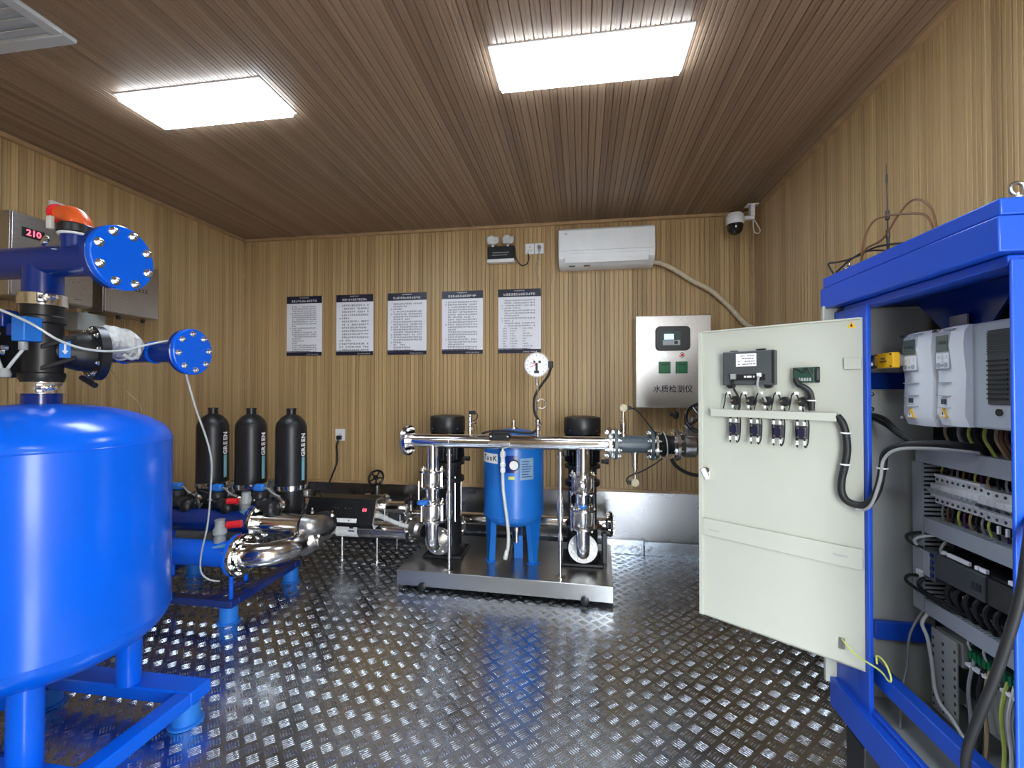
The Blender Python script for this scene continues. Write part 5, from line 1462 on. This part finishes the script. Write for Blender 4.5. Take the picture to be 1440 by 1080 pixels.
# slotted wiring ducts
def hduct(y0, y1, z0, z1, label, comb_up=True):
    t = thing('wiring_duct', label, 'wiring duct', (1.09, (y0 + y1) / 2, z0), 'grey slotted wiring ducts')
    MB().box((1.128, y0, z0), (1.134, y1, z1)).build('base', 'duct', t)
    MB().box((1.05, y0, z0), (1.054, y1, z1)).build('cover', 'duct', t, bevel=.001)
    MB().box((1.058, y0 + .004, z0 + .007), (1.126, y1 - .004, z1 - .007)).build('slot_shade_block', 'black', t)  # black filler, stands in for the shade behind the slots
    me = MB().box((-.036, -.0036, -.0015), (.036, .0036, .0015)).mesh('comb_finger', 'duct', (0, 0, 0), 0)
    n = int((y1 - y0) / .0125)
    for k in range(n):
        y = y0 + .006 + k * .0125
        inst(me, 'comb_finger', t, (1.091, y, z1 - .003))
        inst(me, 'comb_finger', t, (1.091, y, z0 + .003))
    return t
hduct(1.105, 1.63, 1.101, 1.152, 'grey wiring duct just above the circuit breakers')
hduct(1.105, 1.595, .885, .932, 'grey wiring duct between breakers and black controller')
hduct(1.105, 1.595, .636, .682, 'grey wiring duct below the black controller')
t = thing('vertical_wiring_duct', 'upright grey slotted wiring duct at the far inner side', 'wiring duct', (1.09, 1.62, .64), 'grey slotted wiring ducts')
MB().box((1.05, 1.60, .636), (1.054, 1.645, 1.10)).box((1.128, 1.60, .636), (1.134, 1.645, 1.10)).box((1.054, 1.641, .636), (1.128, 1.645, 1.10)).build('trunk', 'duct', t)
MB().box((1.058, 1.606, .64), (1.126, 1.640, 1.096)).build('slot_shade_block', 'black', t)  # black filler painting the shade inside the upright duct
me = MB().box((-.036, -.0015, -.0036), (.036, .0015, .0036)).mesh('comb_finger', 'duct', (0, 0, 0), 0)
for k in range(34):
    inst(me, 'comb_finger', t, (1.091, 1.602, .645 + k * .0135))

# circuit breakers on a rail
t = thing('breaker_rail', 'steel mounting rail behind the circuit breakers', 'rail', (1.13, 1.4, 1.0))
MB().box((1.126, 1.11, 1.0), (1.1345, 1.60, 1.035)).build('rail', 'zinc', t)
BO = ['first', 'second', 'third', 'fourth', 'fifth', 'sixth', 'seventh', 'eighth', 'ninth', 'tenth', 'eleventh', 'twelfth', 'thirteenth', 'fourteenth', 'fifteenth']
yy = 1.596
for k in range(14):
    wide = k >= 9
    w = .0195 if not wide else .025
    y1, y0 = yy, yy - w + .0008
    yy -= w
    if y0 < 1.2: break
    t = thing('circuit_breaker', '%s white breaker, %s from the upright duct' % ('narrow' if not wide else 'wide', BO[k]), 'circuit breaker', (1.1, (y0 + y1) / 2, .975), 'circuit breakers in the cabinet')
    za, zb = (.978, 1.062) if not wide else (.974, 1.058)
    MB().box((1.082, y0, za), (1.126, y1, zb)).build('body', 'white', t, bevel=.001)
    MB().box((1.068, y0 + .0005, za + .022), (1.083, y1 - .0005, zb - .022)).build('nose', 'white', t, bevel=.0015)
    ym = (y0 + y1) / 2
    MB().box((1.0655, y0 + .002, za + .03), (1.0685, y1 - .002, za + .046)).build('toggle_slot', 'vfdg', t)
    MB().obox((1.0615, ym, za + .041), (.014, w * .55, .008), (1, 0, -.5), (0, 1, 0), (.5, 0, 1)).build('toggle', 'grey_l' if not wide else 'vfdk', t, bevel=.001)
    for z in (za + .010, zb - .010):
        MB().lathe([(.0042, 0), (.0042, .0012)], (1.082, ym, z), (-1, 0, 0), 10).build('terminal_hole', 'vfdk', t)
bb = MB().box((1.074, 1.425, 1.0625), (1.095, 1.59, 1.070))
tag(bb.build('busbar_comb', 'white_b', None, bevel=.001), 'pale comb busbar strip along top of narrow breakers', 'busbar')

# wires around the breakers, each one its own lead
WC = ['ygreen', 'rubber', 'purple', 'gcable', 'copper', 'rubber', 'ygreen', 'purple', 'tanwire', 'rubber', 'gcable']
WN = {'ygreen': 'yellow-green', 'rubber': 'black', 'purple': 'dark purple', 'gcable': 'grey', 'copper': 'brown', 'tanwire': 'tan', 'wcable': 'white'}
def lead(pts, r, m, label, grp):
    o = MB().tube(pts, r, 6).build('lead_wire', m, None)
    tag(o, label, 'wire', grp)
    return o
rnd = random.Random(21)
ys = [1.575, 1.555, 1.535, 1.515, 1.495, 1.475, 1.455, 1.435, 1.415, 1.385, 1.36, 1.335]
for k, y in enumerate(ys):
    m = WC[k % len(WC)]
    lead([(1.09, y, 1.063), (1.088, y + .004, 1.08), (1.094, y + rnd.uniform(-.006, .006), 1.108)], .0028, m, 'short %s wire above the breakers, %s from the upright duct' % (WN[m], BO[k]), 'wires above the breakers')
    m = WC[(k + 3) % len(WC)]
    lead([(1.09, y, .974), (1.084, y - .003, .955), (1.092, y + rnd.uniform(-.008, .008), .925)], .0032, m, 'short %s wire below the breakers, %s from the upright duct' % (WN[m], BO[k]), 'wires below the breakers')
for k, y in enumerate((1.375, 1.35, 1.33, 1.31)):
    tag(MB().box((1.076, y - .003, .950), (1.082, y + .003, .970)).build('wire_tag', 'inkw', None), 'tiny white wire marker below the wide breakers, %s from left' % BO[k], 'wire marker', 'markers below the breakers')
for k, (y, m) in enumerate(((1.53, 'tanwire'), (1.48, 'gcable'), (1.445, 'ygreen'), (1.395, 'ygreen'), (1.36, 'tanwire'), (1.33, 'copper'), (1.30, 'tanwire'), (1.27, 'copper'), (1.24, 'tanwire'), (1.46, 'rubber'), (1.42, 'rubber'), (1.345, 'copper'), (1.285, 'copper'))):
    lead([(1.08, y + .015, 1.236), (1.07, y + .008, 1.20), (1.075, y - .004, 1.17), (1.085, y - .01, 1.145)], .0042 if m != 'rubber' else .007, m, '%s wire from drive underside to upper duct, %s from left' % (WN[m], BO[[1.53, 1.48, 1.46, 1.445, 1.42, 1.395, 1.36, 1.345, 1.33, 1.30, 1.285, 1.27, 1.24].index(y)]), 'wires below the drives')

# programmable controller
t = thing('power_module', 'grey-blue small power module left of the black controller', 'controller', (1.09, 1.60, .74))
MB().box((1.05, 1.555, .745), (1.134, 1.60, .838)).build('body', 'grey_pvc', t, bevel=.003)
MB().box((1.047, 1.572, .755), (1.051, 1.598, .83)).build('front', 'vfdg', t, bevel=.002)
for z in (.765, .785, .805, .825):
    MB().box((1.046, 1.557, z - .005), (1.05, 1.568, z + .005)).build('terminal', 'blue_d', t)
for z in (.744, .756):
    MB().box((1.04, 1.60, z), (1.05, 1.618, z + .009)).build('white_plug', 'inkw', t)
MB().tube([(1.045, 1.605, .748), (1.03, 1.635, .735), (1.025, 1.635, .715), (1.04, 1.58, .70), (1.05, 1.52, .692), (1.08, 1.47, .685)], .005, 8).build('cable', 'rubber', t)
MB().tube([(1.045, 1.59, .746), (1.035, 1.60, .72), (1.04, 1.56, .706), (1.06, 1.50, .70), (1.08, 1.44, .685)], .005, 8).build('cable', 'rubber', t)
MB().tube([(1.05, 1.60, .835), (1.03, 1.63, .845), (1.03, 1.635, .865), (1.06, 1.60, .885)], .005, 8).build('cable', 'rubber', t)
MB().tube([(1.05, 1.605, .83), (1.035, 1.615, .85), (1.04, 1.60, .868), (1.07, 1.57, .885)], .004, 8).build('cable', 'wcable', t)
t = thing('programmable_controller', 'big black programmable controller with white top labels', 'controller', (1.09, 1.35, .73))
MB().box((1.056, 1.12, .762), (1.134, 1.553, .842)).build('base', 'black', t, bevel=.003)
MB().box((1.044, 1.375, .766), (1.057, 1.545, .838)).build('processor_cover', 'vfdk', t, bevel=.004)
MB().box((1.044, 1.13, .766), (1.057, 1.368, .838)).build('module_cover', 'black', t, bevel=.004)
for k in range(6):
    MB().box((1.040, 1.385 + k * .005, .79), (1.045, 1.387 + k * .005, .81)).build('vent_rib', 'vfdk', t)
for y0, y1 in ((1.515, 1.53), (1.43, 1.505), (1.40, 1.41), (1.375, 1.395), (1.30, 1.312), (1.285, 1.292)):
    MB().box((1.048, y0, .843), (1.056, y1, .853)).build('top_label', 'inkw', t)
for y in (1.44, 1.30, 1.22):
    MB().box((1.046, y, .737), (1.054, y + .008, .752)).build('lower_label', 'inkw', t)
for k in range(12):
    y = 1.15 + k * .032
    MB().tube([(1.06, y, .765), (1.045, y, .745), (1.055, y + .006, .715), (1.08, y + .01, .675)], .006, 6).build('black_lead', 'rubber', t)
MB().tube([(1.052, 1.53, .84), (1.05, 1.528, .86), (1.07, 1.525, .89)], .004, 6).build('grey_lead', 'gcable', t)

# lower terminal rows
t = thing('terminal_row', 'green-topped terminal strip under the lowest wiring duct', 'terminal strip', (1.1, 1.4, .54))
MB().box((1.075, 1.49, .53), (1.134, 1.59, .60)).build('bracket_plate', 'panelpaint', t, bevel=.002)
MB().box((1.085, 1.12, .535), (1.134, 1.485, .60)).build('strip', 'pcb', t, bevel=.002)
MB().box((1.072, 1.385, .548), (1.085, 1.478, .556)).build('marker_strip', 'inkw', t)
MB().box((1.072, 1.20, .545), (1.085, 1.370, .553)).build('marker_strip', 'inkw', t)
for k in range(18):
    MB().box((1.078, 1.21 + k * .015, .57), (1.086, 1.220 + k * .015, .595)).build('terminal', 'green', t, bevel=.001)
MB().box((1.09, 1.12, .40), (1.134, 1.44, .534)).build('lower_plate', 'panelpaint', t)
lead([(1.06, 1.60, .63), (1.045, 1.60, .60), (1.05, 1.585, .56), (1.055, 1.575, .48), (1.05, 1.56, .43), (1.045, 1.53, .40), (1.04, 1.48, .39), (1.03, 1.42, .37)], .005, 'wcable', 'white cable bending below the lowest wiring duct', None)
lead([(1.06, 1.62, .63), (1.03, 1.63, .55), (1.02, 1.63, .45), (1.0, 1.62, .38), (.97, 1.58, .33), (.95, 1.55, .301)], .0035, 'gcable', 'thin grey lead falling to the cabinet floor', None)
for k, (y, m) in enumerate(((1.46, 'gcable'), (1.43, 'rubber'), (1.41, 'tanwire'), (1.36, 'ygreen'), (1.34, 'wcable'), (1.32, 'rubber'))):
    lead([(1.083, y, .575), (1.06, y - .01, .50), (1.05, y - .03, .42), (1.03, y - .05, .35), (1.02, y - .06, .30)], .0045, m, '%s wire hanging from the terminal strip, %s from left' % (WN[m], BO[k]), 'wires below the terminal strip')
for k, y in enumerate((1.47, 1.42, 1.30)):
    lead([(1.083, y, .59), (1.075, y, .615), (1.085, y, .64)], .0032, 'wcable', 'short white wire between terminal strip and lowest duct, %s from left' % BO[k], 'short wires above the terminal strip')
# thick supply cable in front
c = MB().tube([(.985, 1.13, 1.15), (.93, 1.10, 1.10), (.87, 1.045, 1.02), (.862, 1.05, .93), (.86, 1.075, .83), (.86, 1.11, .72), (.86, 1.15, .61), (.862, 1.185, .51), (.88, 1.21, .43), (.93, 1.23, .34), (.95, 1.24, .301)], .0095, 12)
tag(c.build('supply_cable', 'rubber', None), 'thick black supply cable curving down in front of the cabinet', 'cable')

# aerials and loose leads on the cabinet roof
t = thing('whip_aerial', 'thin whip aerial standing on the cabinet roof', 'aerial', (.90, 1.50, 1.728))
MB().lathe([(.012, 0), (.012, .012), (.004, .016), (.004, .05), (.0055, .052), (.0055, .075), (.002, .078), (.002, .105), (.0055, .107), (.0055, .132), (.002, .135), (.0014, .215), (.003, .217), (.003, .24), (.0012, .245), (.0008, .275)], (.90, 1.50, 1.728), (-.012, 0, 1), 8).build('rod', 'black', t)
t = thing('roof_leads', 'tangled thin brown leads arching over the cabinet roof', 'wire', (.9, 1.5, 1.728))
MB().tube([(.87, 1.575, 1.735), (.87, 1.565, 1.79), (.875, 1.535, 1.835), (.88, 1.49, 1.84), (.89, 1.40, 1.815), (.895, 1.34, 1.785), (.90, 1.32, 1.732)], .003, 6).build('lead', 'copper', t)
MB().tube([(.87, 1.58, 1.735), (.87, 1.55, 1.765), (.88, 1.49, 1.775), (.89, 1.44, 1.825), (.90, 1.41, 1.85), (.90, 1.37, 1.84), (.90, 1.33, 1.80), (.90, 1.31, 1.732)], .003, 6).build('lead', 'copper', t)
MB().tube([(.86, 1.72, 1.732), (.865, 1.76, 1.775), (.87, 1.70, 1.765), (.87, 1.60, 1.755), (.88, 1.52, 1.76), (.90, 1.44, 1.745), (.9, 1.42, 1.732)], .003, 6).build('lead', 'rubber', t)
MB().tube([(.86, 1.70, 1.73), (.87, 1.63, 1.755), (.88, 1.56, 1.76), (.9, 1.47, 1.732)], .003, 6).build('lead', 'rubber', t)
MB().tube([(.95, 1.25, 1.731), (.93, 1.20, 1.736), (.92, 1.14, 1.733)], .003, 6).build('lead', 'gcable', t)
t = thing('roof_eye_bolt', 'small bright eye bolt by the roof leads', 'eye bolt', (.88, 1.675, 1.728))
MB().torus((.88, 1.675, 1.747), (1, 0, 0), .012, .004, 16, 8).lathe([(.012, 0), (.012, .008)], (.88, 1.675, 1.728), n=12).build('eye', 'zinc', t)
for o in bpy.data.objects:
    if '_o' in o.keys(): del o['_o']
